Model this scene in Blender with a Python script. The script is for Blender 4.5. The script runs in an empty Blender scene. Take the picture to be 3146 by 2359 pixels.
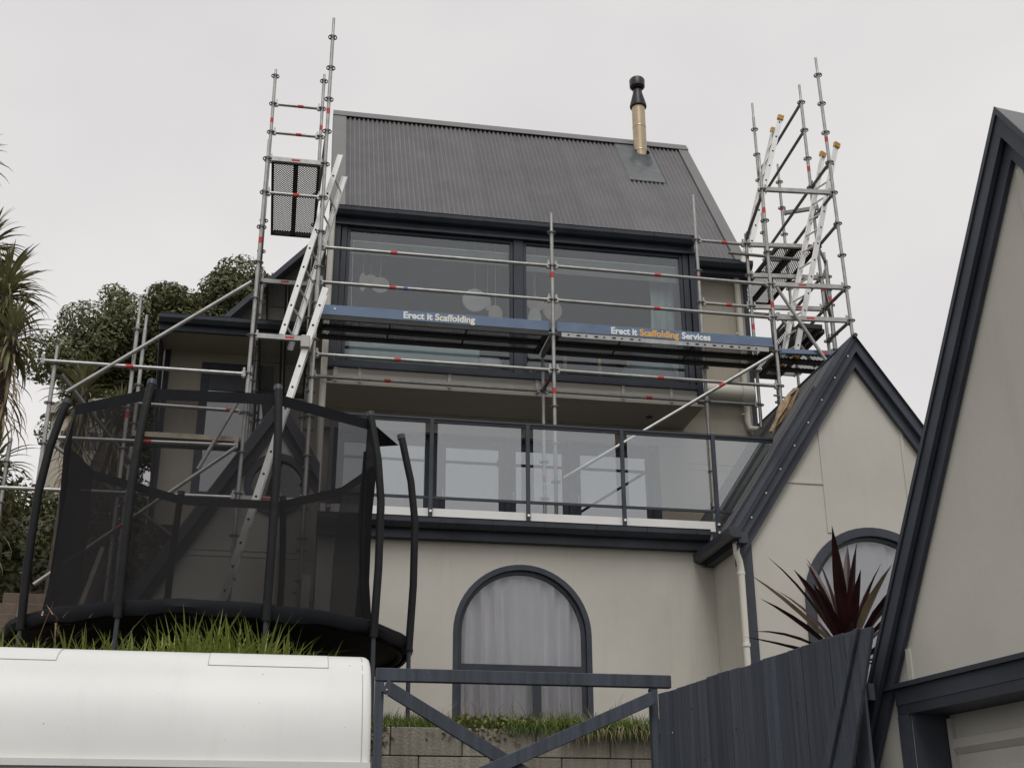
import bpy, bmesh, math, random
from mathutils import Vector, Matrix
R = math.radians
random.seed(7)
sc = bpy.context.scene
COL = sc.collection
# ------------------------------------------------------------------ camera
cam = bpy.data.cameras.new('camera'); cam.sensor_fit = 'HORIZONTAL'; cam.sensor_width = 36.0
cam.lens = 44.018; cam.clip_start = 0.05; cam.clip_end = 2000
co = bpy.data.objects.new('camera', cam); COL.objects.link(co)
PI_, RO_, YA_ = R(21.9746), R(-0.2265), R(-10.5285)
fw = Vector((-math.sin(YA_)*math.cos(PI_), math.cos(YA_)*math.cos(PI_), math.sin(PI_)))
rt = Vector((math.cos(YA_), math.sin(YA_), 0)); up = rt.cross(fw)
rt2 = rt*math.cos(RO_) + up*math.sin(RO_); up2 = up*math.cos(RO_) - rt*math.sin(RO_)
co.matrix_world = Matrix(((rt2.x, up2.x, -fw.x, 0), (rt2.y, up2.y, -fw.y, 0), (rt2.z, up2.z, -fw.z, 1.6), (0, 0, 0, 1)))
sc.camera = co
# ------------------------------------------------------------------ sky, sun, exposure
SUN_EL, SUN_AZ = R(58), R(190)          # azimuth measured from +Y clockwise: behind the camera
w = bpy.data.worlds.new('World'); sc.world = w; w.use_nodes = True
nt = w.node_tree; nt.nodes.clear()
wo = nt.nodes.new('ShaderNodeOutputWorld'); bg = nt.nodes.new('ShaderNodeBackground')
sky = nt.nodes.new('ShaderNodeTexSky'); sky.sky_type = 'NISHITA'; sky.sun_disc = False
sky.sun_elevation = SUN_EL; sky.sun_rotation = SUN_AZ; sky.dust_density = 3.0; sky.air_density = 1.0
tcn = nt.nodes.new('ShaderNodeTexCoord')
n1 = nt.nodes.new('ShaderNodeTexNoise'); n1.inputs['Scale'].default_value = 1.9; n1.inputs['Detail'].default_value = 5; n1.inputs['Roughness'].default_value = .5
mp = nt.nodes.new('ShaderNodeMapping'); mp.inputs['Scale'].default_value = (1, 1, 1.8)
cr = nt.nodes.new('ShaderNodeValToRGB')
cr.color_ramp.elements[0].position = .3; cr.color_ramp.elements[0].color = (6.6, 6.45, 6.5, 1)
cr.color_ramp.elements[1].position = .72; cr.color_ramp.elements[1].color = (8.65, 8.4, 8.25, 1)
mx = nt.nodes.new('ShaderNodeMix'); mx.data_type = 'RGBA'; mx.inputs['Factor'].default_value = .96
nt.links.new(tcn.outputs['Generated'], mp.inputs['Vector']); nt.links.new(mp.outputs['Vector'], n1.inputs['Vector'])
nt.links.new(n1.outputs['Fac'], cr.inputs['Fac'])
nt.links.new(sky.outputs['Color'], mx.inputs['A']); nt.links.new(cr.outputs['Color'], mx.inputs['B'])
nt.links.new(mx.outputs['Result'], bg.inputs['Color']); bg.inputs['Strength'].default_value = 0.1
nt.links.new(bg.outputs['Background'], wo.inputs['Surface'])
sl = bpy.data.lights.new('sun', 'SUN'); sl.energy = 1.5; sl.angle = R(26); sl.color = (1, .985, .965)
so = bpy.data.objects.new('sun', sl); COL.objects.link(so)
sd = Vector((math.sin(SUN_AZ)*math.cos(SUN_EL), math.cos(SUN_AZ)*math.cos(SUN_EL), math.sin(SUN_EL)))
so.rotation_euler = sd.to_track_quat('Z', 'Y').to_euler(); so.location = (0, -5, 20)
vs = sc.view_settings; vs.view_transform = 'Standard'; vs.look = 'None'; vs.exposure = 0.0; vs.gamma = 1.0; vs.use_curve_mapping = False
sc.render.resolution_x = 1024; sc.render.resolution_y = 767
# ------------------------------------------------------------------ helpers
BASE = {}
def tag(o, label=None, cat=None, group=None, kind=None):
    if label: o['label'] = label
    if cat: o['category'] = cat
    if group: o['group'] = group
    if kind: o['kind'] = kind
    return o
def thing(name, loc, label, cat, group=None):
    o = bpy.data.objects.new(name, None); COL.objects.link(o); o.location = loc; o.empty_display_size = .2
    BASE[o.name] = Vector(loc); return tag(o, label, cat, group)
def base(p): return BASE.get(p.name, Vector((0, 0, 0))) if p else Vector((0, 0, 0))
class MB:
    def __init__(s): s.v = []; s.f = []
    def quad(s, *p):
        n = len(s.v); s.v += [Vector(q) for q in p]; s.f.append(tuple(range(n, n+len(p)))); return s
    def hexa(s, P):
        n = len(s.v); s.v += [Vector(q) for q in P]
        for f in ((0,3,2,1),(4,5,6,7),(0,1,5,4),(1,2,6,5),(2,3,7,6),(3,0,4,7)): s.f.append(tuple(n+i for i in f))
        return s
    def box(s, x0, x1, y0, y1, z0, z1):
        return s.hexa([(x0,y0,z0),(x1,y0,z0),(x1,y1,z0),(x0,y1,z0),(x0,y0,z1),(x1,y0,z1),(x1,y1,z1),(x0,y1,z1)])
    def bar(s, a, b, wd, ht, upv=(0,0,1)):
        a = Vector(a); b = Vector(b); d = (b-a).normalized(); u = Vector(upv); r = d.cross(u)
        if r.length < 1e-4: r = d.cross(Vector((1,0,0)))
        r.normalize(); u = r.cross(d); r = r*wd/2; u = u*ht/2
        return s.hexa([a-r-u, a+r-u, b+r-u, b-r-u, a-r+u, a+r+u, b+r+u, b-r+u])
    def path(s, pts, rad, n=10, caps=True):
        pts = [Vector(p) for p in pts]
        if not hasattr(rad, '__len__'): rad = [rad]*len(pts)
        prev = None; rings = []
        for i, p in enumerate(pts):
            d = (pts[min(i+1, len(pts)-1)] - pts[max(i-1, 0)]).normalized()
            if prev is None:
                prev = d.orthogonal().normalized()
            prev = (prev - d*prev.dot(d)).normalized(); q = d.cross(prev)
            k = len(s.v); rings.append(k)
            for j in range(n):
                t = 2*math.pi*j/n; s.v.append(p + (prev*math.cos(t) + q*math.sin(t))*rad[i])
        for i in range(len(pts)-1):
            a, b = rings[i], rings[i+1]
            for j in range(n): s.f.append((a+j, a+(j+1)%n, b+(j+1)%n, b+j))
        if caps:
            s.f.append(tuple(rings[0]+j for j in reversed(range(n)))); s.f.append(tuple(rings[-1]+j for j in range(n)))
        return s
    def tube(s, a, b, r, n=10): return s.path([a, b], r, n)
    def lathe(s, c, prof, n=20, a0=0, a1=2*math.pi):
        c = Vector(c); full = abs(a1-a0-2*math.pi) < 1e-6; m = n if full else n+1; k = len(s.v)
        for r, z in prof:
            for j in range(m):
                t = a0+(a1-a0)*j/n; s.v.append(c+Vector((r*math.cos(t), r*math.sin(t), z)))
        for i in range(len(prof)-1):
            for j in range(n):
                j2 = (j+1) % m; s.f.append((k+i*m+j, k+i*m+j2, k+(i+1)*m+j2, k+(i+1)*m+j))
        return s
    def prism(s, pts, ext):
        pts = [Vector(p) for p in pts]; e = Vector(ext); n = len(pts); k = len(s.v)
        s.v += pts + [p+e for p in pts]
        s.f.append(tuple(range(k, k+n))); s.f.append(tuple(reversed(range(k+n, k+2*n))))
        for i in range(n): j = (i+1) % n; s.f.append((k+i, k+n+i, k+n+j, k+j))
        return s
    def mesh(s, name, m, off=Vector((0,0,0)), smooth=False, bevel=0):
        me = bpy.data.meshes.new(name); me.from_pydata([tuple(v-off) for v in s.v], [], s.f)
        bm = bmesh.new(); bm.from_mesh(me); bmesh.ops.recalc_face_normals(bm, faces=bm.faces)
        if bevel: bmesh.ops.bevel(bm, geom=list(bm.edges), offset=bevel, segments=1, affect='EDGES')
        bm.to_mesh(me); bm.free()
        if smooth:
            for p in me.polygons: p.use_smooth = True
            me.set_sharp_from_angle(angle=R(38))
        if m: me.materials.append(m)
        return me
    def build(s, name, m, parent=None, smooth=False, bevel=0):
        me = s.mesh(name, m, base(parent), smooth, bevel)
        o = bpy.data.objects.new(name, me); COL.objects.link(o)
        if parent: o.parent = parent; BASE[o.name] = base(parent)
        return o
def inst(name, me, loc, parent=None, rot=None):
    o = bpy.data.objects.new(name, me); COL.objects.link(o); o.location = Vector(loc)-base(parent)
    if rot is not None: o.rotation_euler = rot
    if parent: o.parent = parent
    BASE[o.name] = Vector(loc)
    return o
def B(x0, x1, y0, y1, z0, z1): return MB().box(x0, x1, y0, y1, z0, z1)
# ------------------------------------------------------------------ materials
def mat(name, col, rough=.6, metal=0., var=.12, scale=2.5, bump=0., bscale=60., streak=0., spec=.4, speck=None, grime=0., objvar=0.):
    m = bpy.data.materials.new(name); m.use_nodes = True; t = m.node_tree; b = t.nodes['Principled BSDF']
    b.inputs['Roughness'].default_value = rough; b.inputs['Metallic'].default_value = metal
    b.inputs['Specular IOR Level'].default_value = spec
    g = t.nodes.new('ShaderNodeNewGeometry'); n = t.nodes.new('ShaderNodeTexNoise')
    n.inputs['Scale'].default_value = scale; n.inputs['Detail'].default_value = 6; n.inputs['Roughness'].default_value = .62
    mpn = t.nodes.new('ShaderNodeMapping'); t.links.new(g.outputs['Position'], mpn.inputs['Vector'])
    if streak: mpn.inputs['Scale'].default_value = (streak, streak, .25)
    t.links.new(mpn.outputs['Vector'], n.inputs['Vector'])
    r = t.nodes.new('ShaderNodeValToRGB'); e = r.color_ramp.elements
    e[0].position = .3; e[1].position = .7
    e[0].color = (*[c*(1-var) for c in col], 1); e[1].color = (*[min(1, c*(1+var)) for c in col], 1)
    t.links.new(n.outputs['Fac'], r.inputs['Fac']); out = r.outputs['Color']
    if speck:
        n3 = t.nodes.new('ShaderNodeTexNoise'); n3.inputs['Scale'].default_value = speck[1]; n3.inputs['Detail'].default_value = 3
        t.links.new(g.outputs['Position'], n3.inputs['Vector'])
        r3 = t.nodes.new('ShaderNodeValToRGB'); r3.color_ramp.elements[0].position = speck[2]; r3.color_ramp.elements[1].position = speck[2]+.04
        t.links.new(n3.outputs['Fac'], r3.inputs['Fac'])
        mm = t.nodes.new('ShaderNodeMix'); mm.data_type = 'RGBA'; mm.inputs['B'].default_value = (*speck[0], 1)
        t.links.new(r3.outputs['Color'], mm.inputs['Factor']); t.links.new(out, mm.inputs['A']); out = mm.outputs['Result']
    if grime:   # rain streaks and blotches of dirt with shapes of their own
        mg = t.nodes.new('ShaderNodeMapping'); mg.inputs['Scale'].default_value = (5.5, 5.5, .45); t.links.new(g.outputs['Position'], mg.inputs['Vector'])
        ng = t.nodes.new('ShaderNodeTexNoise'); ng.inputs['Scale'].default_value = 1.3; ng.inputs['Detail'].default_value = 8; ng.inputs['Roughness'].default_value = .7; t.links.new(mg.outputs['Vector'], ng.inputs['Vector'])
        rg_ = t.nodes.new('ShaderNodeMapRange'); rg_.inputs['From Min'].default_value = .52; rg_.inputs['From Max'].default_value = .75; rg_.inputs['To Min'].default_value = 0; rg_.inputs['To Max'].default_value = grime*2.2; t.links.new(ng.outputs['Fac'], rg_.inputs['Value'])
        mg2 = t.nodes.new('ShaderNodeMix'); mg2.data_type = 'RGBA'; mg2.inputs['B'].default_value = (*[c*.55 for c in col], 1)
        t.links.new(rg_.outputs['Result'], mg2.inputs['Factor']); t.links.new(out, mg2.inputs['A']); out = mg2.outputs['Result']
    if objvar:
        oi = t.nodes.new('ShaderNodeObjectInfo'); mo = t.nodes.new('ShaderNodeMapRange'); mo.inputs['To Min'].default_value = 1-objvar; mo.inputs['To Max'].default_value = 1+objvar
        t.links.new(oi.outputs['Random'], mo.inputs['Value']); vm = t.nodes.new('ShaderNodeVectorMath'); vm.operation = 'SCALE'
        t.links.new(out, vm.inputs[0]); t.links.new(mo.outputs['Result'], vm.inputs['Scale']); out = vm.outputs[0]
    t.links.new(out, b.inputs['Base Color'])
    if bump:
        n2 = t.nodes.new('ShaderNodeTexNoise'); n2.inputs['Scale'].default_value = bscale; n2.inputs['Detail'].default_value = 4
        t.links.new(g.outputs['Position'], n2.inputs['Vector'])
        bp = t.nodes.new('ShaderNodeBump'); bp.inputs['Strength'].default_value = bump; bp.inputs['Distance'].default_value = .02
        t.links.new(n2.outputs['Fac'], bp.inputs['Height']); t.links.new(bp.outputs['Normal'], b.inputs['Normal'])
    return m
def glassmat(name, tint, refl, rough=.0, spec=1.0):
    m = bpy.data.materials.new(name); m.use_nodes = True; t = m.node_tree; t.nodes.clear()
    o = t.nodes.new('ShaderNodeOutputMaterial'); tr = t.nodes.new('ShaderNodeBsdfTransparent'); gl = t.nodes.new('ShaderNodeBsdfGlossy')
    tr.inputs['Color'].default_value = (*tint, 1); gl.inputs['Roughness'].default_value = rough; gl.inputs['Color'].default_value = (.95, .97, 1, 1)
    fr = t.nodes.new('ShaderNodeFresnel'); fr.inputs['IOR'].default_value = 1.5
    ad = t.nodes.new('ShaderNodeMath'); ad.operation = 'ADD'; ad.inputs[1].default_value = refl; ad.use_clamp = True
    mxs = t.nodes.new('ShaderNodeMixShader')
    t.links.new(fr.outputs['Fac'], ad.inputs[0]); t.links.new(ad.outputs[0], mxs.inputs['Fac'])
    t.links.new(tr.outputs[0], mxs.inputs[1]); t.links.new(gl.outputs[0], mxs.inputs[2]); t.links.new(mxs.outputs[0], o.inputs['Surface'])
    return m
def netmat(name, cover, col):
    """woven mesh: the share of thread seen grows as it is seen more edge-on"""
    m = bpy.data.materials.new(name); m.use_nodes = True; t = m.node_tree; t.nodes.clear()
    o = t.nodes.new('ShaderNodeOutputMaterial'); tr = t.nodes.new('ShaderNodeBsdfTransparent'); df = t.nodes.new('ShaderNodeBsdfDiffuse')
    df.inputs['Color'].default_value = (*col, 1); mxs = t.nodes.new('ShaderNodeMixShader')
    g = t.nodes.new('ShaderNodeNewGeometry')
    def N(op, a, b=None):
        n = t.nodes.new('ShaderNodeMath'); n.operation = op
        for i, x in enumerate((a, b)):
            if x is None: continue
            if isinstance(x, (int, float)): n.inputs[i].default_value = x
            else: t.links.new(x, n.inputs[i])
        return n.outputs[0]
    dt = t.nodes.new('ShaderNodeVectorMath'); dt.operation = 'DOT_PRODUCT'; t.links.new(g.outputs['Normal'], dt.inputs[0]); t.links.new(g.outputs['Incoming'], dt.inputs[1])
    ab = N('MAXIMUM', N('ABSOLUTE', dt.outputs['Value']), .12)
    fac = N('SUBTRACT', 1.0, N('POWER', 1-cover, N('DIVIDE', 1.0, ab)))
    t.links.new(fac, mxs.inputs['Fac'])
    t.links.new(tr.outputs[0], mxs.inputs[1]); t.links.new(df.outputs[0], mxs.inputs[2]); t.links.new(mxs.outputs[0], o.inputs['Surface'])
    return m
def perfmat(name, col, sx, sy):
    """dark steel sheet with rows of punched holes; object coordinates, x along the plank"""
    m = bpy.data.materials.new(name); m.use_nodes = True; t = m.node_tree; b = t.nodes['Principled BSDF']
    b.inputs['Base Color'].default_value = (*col, 1); b.inputs['Metallic'].default_value = .5; b.inputs['Roughness'].default_value = .55
    tc = t.nodes.new('ShaderNodeTexCoord'); sp = t.nodes.new('ShaderNodeSeparateXYZ'); t.links.new(tc.outputs['Object'], sp.inputs[0])
    def M(op, a, bb=None):
        n = t.nodes.new('ShaderNodeMath'); n.operation = op
        for i, x in enumerate((a, bb)):
            if x is None: continue
            if isinstance(x, (int, float)): n.inputs[i].default_value = x
            else: t.links.new(x, n.inputs[i])
        return n.outputs[0]
    s1 = M('SINE', M('MULTIPLY', sp.outputs['X'], 2*math.pi/sx)); s2 = M('SINE', M('MULTIPLY', sp.outputs['Y'], 2*math.pi/sy))
    pr0 = M('MULTIPLY', s1, s2); hole = M('GREATER_THAN', pr0, .22); rim = M('GREATER_THAN', pr0, -.12)
    edge = M('LESS_THAN', M('ABSOLUTE', sp.outputs['Y']), .125)
    fac = M('MULTIPLY', hole, edge); rim_glint = M('MULTIPLY', rim, edge)
    cm = t.nodes.new('ShaderNodeMix'); cm.data_type = 'RGBA'; cm.inputs['A'].default_value = (*col, 1); cm.inputs['B'].default_value = (.42, .42, .40, 1); t.links.new(rim_glint, cm.inputs['Factor']); t.links.new(cm.outputs['Result'], b.inputs['Base Color'])  # hole rims coloured pale: light caught by the punched edges is painted in
    tr = t.nodes.new('ShaderNodeBsdfTransparent'); mxs = t.nodes.new('ShaderNodeMixShader'); o = t.nodes['Material Output']
    t.links.new(fac, mxs.inputs['Fac']); t.links.new(b.outputs[0], mxs.inputs[1]); t.links.new(tr.outputs[0], mxs.inputs[2]); t.links.new(mxs.outputs[0], o.inputs['Surface'])
    return m
def leafmat(name, c0, c1, rough=.5, scale=1.2, trans=.25):
    m = mat(name, c0, rough, 0, 0, scale, spec=.3); t = m.node_tree; b = t.nodes['Principled BSDF']
    rr = [n for n in t.nodes if n.type == 'VALTORGB'][0]; rr.color_ramp.elements[0].color = (*c0, 1); rr.color_ramp.elements[1].color = (*c1, 1)
    tl = t.nodes.new('ShaderNodeBsdfTranslucent'); t.links.new(rr.outputs['Color'], tl.inputs['Color'])
    mxs = t.nodes.new('ShaderNodeMixShader'); mxs.inputs['Fac'].default_value = trans; o = t.nodes['Material Output']
    t.links.new(b.outputs[0], mxs.inputs[1]); t.links.new(tl.outputs[0], mxs.inputs[2]); t.links.new(mxs.outputs[0], o.inputs['Surface'])
    return m
WALL = mat('beige_render', (.525, .505, .45), .85, 0, .09, .6, .07, 110, spec=.2, grime=.07)
WALL2 = mat('beige_sheet', (.43, .395, .325), .8, 0, .05, 1.2, .06, 60, spec=.2, grime=.12)
DARK = mat('charcoal_paint', (.048, .055, .070), .5, 0, .28, 1.8, .08, 18, spec=.3)
DARK2 = mat('charcoal_metal', (.034, .040, .051), .42, 0, .2, 3, spec=.4)
ROOF = mat('grey_roofing_steel', (.165, .163, .166), .5, .15, .10, 2.0, spec=.4, grime=.12, objvar=.06)
RIDGE = mat('grey_flashing', (.165, .165, .163), .5, .15, .06, 3)
GALV = mat('galvanised_steel', (.36, .36, .345), .42, .65, .2, 9, .05, 80)
GALVD = mat('shaded_galvanised_steel', (.20, .20, .195), .5, .55, .2, 8, .05, 80)  # darker copy of the steel: shade of depth-running tubes put into the colour
ALU = mat('aluminium', (.82, .82, .80), .35, .35, .08, 6)
RED = mat('red_tape', (.50, .05, .05), .6, 0, .25, 25)
ORANGE = mat('orange_rubber', (.52, .28, .06), .6, 0, .2, 20)
BLUE = mat('blue_painted_steel', (.13, .185, .275), .5, .1, .14, 3, 0, 60, speck=((.35, .36, .36), 60, .72))
WHITEP = mat('white_print', (.82, .82, .8), .7, 0, .06, 30)
ORANGEP = mat('orange_print', (.75, .43, .12), .7, 0, .1, 30)
PVC = mat('cream_pvc', (.66, .64, .56), .45, 0, .05, 3)
WHITE = mat('white_paint', (.75, .74, .71), .5, 0, .06, 2, speck=((.2, .18, .15), 14, .735))
VANW = mat('white_van_paint', (.69, .69, .665), .42, 0, .05, 1.1, .05, 2.2, spec=.5, speck=((.36, .34, .30), 48, .725), grime=.06)
BLACK = mat('black_pvc', (.010, .011, .014), .6, 0, .2, 6, spec=.12)
FOAM = mat('black_sleeve', (.014, .015, .017), .6, 0, .25, 8, .15, 25, spec=.2)
NET = netmat('black_net', .58, (.026, .025, .026))
DECK = mat('deck_steel', (.045, .045, .042), .6, .4, .2, 8)
PERF = perfmat('perforated_deck', (.05, .05, .047), .055, .036)
GLASS = glassmat('window_glass', (.96, .975, .97), .015)
BAYGLASS = glassmat('bay_window_glass', (.92, .95, .96), .03)
BGLASS = glassmat('balustrade_glass', (.82, .85, .85), .15, .01)
DGLASS = glassmat('door_glass', (.5, .52, .52), .27, .01)
CURT = mat('white_curtain', (.93, .88, .92), .9, 0, .03, 3)
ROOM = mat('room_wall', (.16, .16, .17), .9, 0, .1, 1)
CONC = mat('concrete_block', (.25, .23, .185), .9, 0, .28, 3, .4, 50, streak=6, grime=.3, objvar=.18)
ASPH = mat('asphalt', (.06, .06, .06), .9, 0, .2, 20, .3, 90)
SOIL = mat('soil', (.10, .085, .06), .95, 0, .3, 4, .5, 20)
GRASSM = leafmat('grass_blade', (.07, .12, .022), (.19, .25, .06), .55, 5, .3)
AGAPM = leafmat('strap_leaf', (.10, .15, .03), (.34, .38, .10), .4, 3, .3)
TREEM = leafmat('tree_leaf', (.065, .076, .032), (.21, .212, .10), .5, 2.0, .22)
PALMM = leafmat('sword_leaf', (.085, .095, .038), (.30, .29, .15), .4, 3.0, .15)
DEADM = leafmat('dead_leaf', (.16, .125, .07), (.36, .29, .18), .7, 4, .1)
BARK = mat('bark', (.12, .10, .08), .9, 0, .3, 8, .6, 30)
CORDM = leafmat('dark_red_leaf', (.019, .0075, .0085), (.060, .018, .020), .35, 6, .08)
STAIN = mat('fence_stain', (.068, .077, .095), .75, 0, .28, 3, .12, 26, streak=7, spec=.2, objvar=.1, speck=((.17, .17, .16), 30, .74))
FLUEM = mat('bronze_flue_steel', (.44, .36, .25), .32, .75, .12, 5)
FLASHM = mat('lead_flashing', (.12, .13, .135), .45, .25, .2, 6)
COPPER = mat('cowl_black', (.028, .028, .028), .4, .3, .2, 6)
WOOD = mat('pine_wood', (.45, .31, .17), .6, 0, .15, 10)
PALE = mat('pale_green_cloth', (.62, .74, .70), .85, 0, .06, 4)
BLUEC = mat('pale_blue_cloth', (.34, .42, .44), .85, 0, .08, 4)
PAPER = mat('cream_paper', (.80, .77, .68), .85, 0, .06, 8)
PAPERP = mat('peach_paper', (.74, .62, .54), .85, 0, .06, 8)
GDOOR = mat('garage_door_steel', (.52, .50, .45), .55, .1, .06, 3)
HESS = mat('hessian', (.33, .24, .15), .95, 0, .35, 12, .5, 40)
RUBBER = mat('tyre_rubber', (.02, .02, .02), .8)
# ------------------------------------------------------------------ ground
def build_ground():
    m = MB(); m.quad((-400,-400,0),(400,-400,0),(400,400,0),(-400,400,0)); g = m.build('ground', ASPH); tag(g, kind='structure')
    # garden terrace: grid following the slope of the section
    def h(x, y):
        z = 2.86+(y-10.7)*.14
        if y > 14.4: z = 3.38+(y-14.4)*(.55 if x < -.9 else .1)
        if y > 22: z = h(x, 22)+(y-22)*.25
        return z
    m = MB(); xs = [-30,-20,-12,-8,-6,-4.5,-3.4,-2.4,-1.4,-.6,.2,.66]; ys = [9.25,9.8,10.7,11.5,12.3,13.2,14.4,15.5,17,19,22,28,40,60]
    for i in range(len(xs)-1):
        for j in range(len(ys)-1):
            P = []
            for (x, y) in ((xs[i],ys[j]),(xs[i+1],ys[j]),(xs[i+1],ys[j+1]),(xs[i],ys[j+1])):
                P.append((x, y, max(2.9, h(x, y))))
            m.quad(*P)
    for i in range(len(xs)-1): m.quad((xs[i],8.6,-.05),(xs[i+1],8.6,-.05),(xs[i+1],9.25,2.9),(xs[i],9.25,2.9))
    o = m.build('bank', SOIL); tag(o, kind='structure')
    m = MB(); xs = [.66, 1.6, 2.6, 3.6, 4.6, 8.5, 14]; ys = [10.72, 11.5, 12.3, 13.2, 14.5, 18, 30]
    for i in range(len(xs)-1):
        for j in range(len(ys)-1):
            m.quad(*[(x, y, h(x, y)) for (x, y) in ((xs[i],ys[j]),(xs[i+1],ys[j]),(xs[i+1],ys[j+1]),(xs[i],ys[j+1]))])
    o = m.build('lawn', SOIL); tag(o, kind='structure')
    return h
H = build_ground()
# ------------------------------------------------------------------ the house
house = thing('house', (3.4, 16.4, 3.4), 'beige two-storey house with steep grey corrugated roof behind the scaffolding', 'house')
YB, YW, YL, YG = 15.45, 16.4, 14.2, 13.2
def hp(mb, name, m, par=None, **k): return mb.build(name, m, par or house, **k)
def window_frame_rect(par, x0, x1, z0, z1, y, wd, dp, m, name='frame'):
    mb = MB(); mb.box(x0, x0+wd, y, y+dp, z0, z1); mb.box(x1-wd, x1, y, y+dp, z0, z1)
    mb.box(x0+wd, x1-wd, y, y+dp, z1-wd, z1); mb.box(x0+wd, x1-wd, y, y+dp, z0, z0+wd)
    return mb.build(name, m, par, bevel=.004)
# main body walls (outer shells, each its own part)
hp(B(5.60, 6.73, YW, YW+.14, 5.55, 10.55), 'wall', WALL2)
hp(B(.37, 5.60, YW, YW+.14, 7.52, 7.799), 'wall', WALL2)
hp(B(.37, .52, YW+.14, 20.9, 3.2, 10.5), 'wall', WALL2)
hp(B(6.58, 6.73, YW+.14, 20.9, 3.2, 10.5), 'wall', WALL2)
hp(B(.52, 6.58, 20.75, 20.9, 3.2, 10.5), 'wall', WALL2)
for x in (.40, 6.60):
    hp(MB().prism([(x, 16.3, 10.5), (x, 21.0, 10.5), (x, 18.65, 13.98)], (.1, 0, 0)), 'gable_wall', WALL2)
hp(B(6.665, 6.735, YW-.012, YW-.001, 5.6, 10.4), 'corner_board', DARK)
hp(B(.46, 5.53, 15.58, 20.7, 10.36, 10.38), 'ceiling', ROOM)
hp(B(.53, 6.57, 17.9, 17.95, 7.92, 10.41), 'partition', ROOM)
hp(B(.53, 6.57, YW+.2, 20.7, 7.86, 7.91), 'upper_floor', ROOM)
# wall seams under the pipe on the right
for z in (7.28, 7.19): hp(B(5.62, 6.66, YW-.008, YW-.001, z, z+.012), 'batten', WALL2)
# ---- roof : one 56 degree plane, corrugated sheets
EY, EZ, RY, RZ = 16.17, 10.43, 18.65, 14.11
sl_len = math.hypot(RY-EY, RZ-EZ); sy, sz = (RY-EY)/sl_len, (RZ-EZ)/sl_len; nrm = Vector((0, -sz, sy))
roof = hp(MB().quad((.38, EY+.03, EZ-.03), (6.68, EY+.03, EZ-.03), (6.68, RY, RZ-.045), (.38, RY, RZ-.045))
          .quad((.38, RY, RZ-.03), (6.68, RY, RZ-.03), (6.68, 21.1, 10.45), (.38, 21.1, 10.45)), 'roof', ROOF)
def sheet_mesh(wd, ln, name):
    m = MB(); n = 10*8; am = .018
    for k in range(n+1):
        x = wd*k/n; z = am*math.cos(2*math.pi*k/8); m.v += [Vector((x, 0, z)), Vector((x, ln, z))]
    for k in range(n): a = 2*k; m.f.append((a, a+2, a+3, a+1))
    return m.mesh(name, ROOF, smooth=True)
sm = sheet_mesh(.77, sl_len-.04, 'roofing_sheet'); ang = math.atan2(sz, sy)
for i in range(8):
    o = inst('roofing_sheet', sm, (.47+i*.76, EY, EZ+ (.0015 if i % 2 else 0)), roof, (ang, 0, 0))
def on_roof(x, t, off): return Vector((x, EY+sy*t, EZ+sz*t))+nrm*off
for x0, x1 in ((.34, .55), (6.52, 6.70)):
    m = MB(); m.hexa([on_roof(x0, -.02, .018), on_roof(x1, -.02, .018), on_roof(x1, sl_len, .018), on_roof(x0, sl_len, .018),
                      on_roof(x0, -.02, .032), on_roof(x1, -.02, .032), on_roof(x1, sl_len, .032), on_roof(x0, sl_len, .032)])
    xe = x0 if x0 < 1 else x1
    m.hexa([on_roof(xe-.012, -.02, -.16), on_roof(xe+.012, -.02, -.16), on_roof(xe+.012, sl_len, -.16), on_roof(xe-.012, sl_len, -.16),
            on_roof(xe-.012, -.02, .017), on_roof(xe+.012, -.02, .017), on_roof(xe+.012, sl_len, .017), on_roof(xe-.012, sl_len, .017)])
    m.build('barge_flashing', RIDGE, roof)
m = MB(); a = [on_roof(.33, sl_len-.17, .034), on_roof(6.71, sl_len-.17, .034), Vector((6.71, RY+.01, RZ+.055)), Vector((.33, RY+.01, RZ+.055))]
m.hexa(a+[p+nrm*.012 for p in a]); m.quad((.33, RY, RZ+.06), (6.71, RY, RZ+.06), (6.71, RY+.15, RZ-.14), (.33, RY+.15, RZ-.14)); m.build('ridge_cap', RIDGE, roof)
# flue through the roof
fx, fy = 5.70, 18.2
flue = hp(MB().lathe((fx, fy, 0), [(.118, 12.95), (.118, 14.60)], 24), 'flue', FLUEM, smooth=True)
for z in (13.62, 14.12): MB().lathe((fx, fy, 0), [(.119, z), (.1225, z+.006), (.1225, z+.022), (.119, z+.028)], 24).build('joint_band', FLUEM, flue, smooth=True)
MB().lathe((fx, fy, 0), [(.118, 14.55), (.148, 14.56), (.15, 14.60), (.085, 14.86), (.08, 14.92), (.0, 14.93)], 24).build('cowl_cone', COPPER, flue, smooth=True)
MB().lathe((fx, fy, 0), [(.0, 14.95), (.10, 14.95), (.135, 14.99), (.14, 15.13), (.12, 15.16), (0, 15.165)], 24).build('cowl_cap', COPPER, flue, smooth=True)
MB().lathe((fx, fy, 0), [(.05, 14.9), (.06, 14.97)], 12).build('cowl_neck', COPPER, flue)
def strip(x0, x1, t0, t1, off, th):
    P = [on_roof(x0, t0, off), on_roof(x1, t0, off), on_roof(x1, t1, off), on_roof(x0, t1, off)]
    return MB().hexa(P+[p+nrm*th for p in P])
tf = (17.72-EY)/sy
strip(5.33, 5.97, tf, sl_len-.05, .012, .012).build('flashing_sheet', FLASHM, flue)
m = MB(); tb = (fy-EY)/sy; c = on_roof(fx, tb-.03, .024)
for k in range(24): pass
ax1 = Vector((1, 0, 0)); ax2 = Vector((0, sy, sz))
prof = [(.21, .24, 0), (.19, .21, .03), (.16, .165, .09), (.135, .13, .17)]; k0 = len(m.v); n = 20
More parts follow.
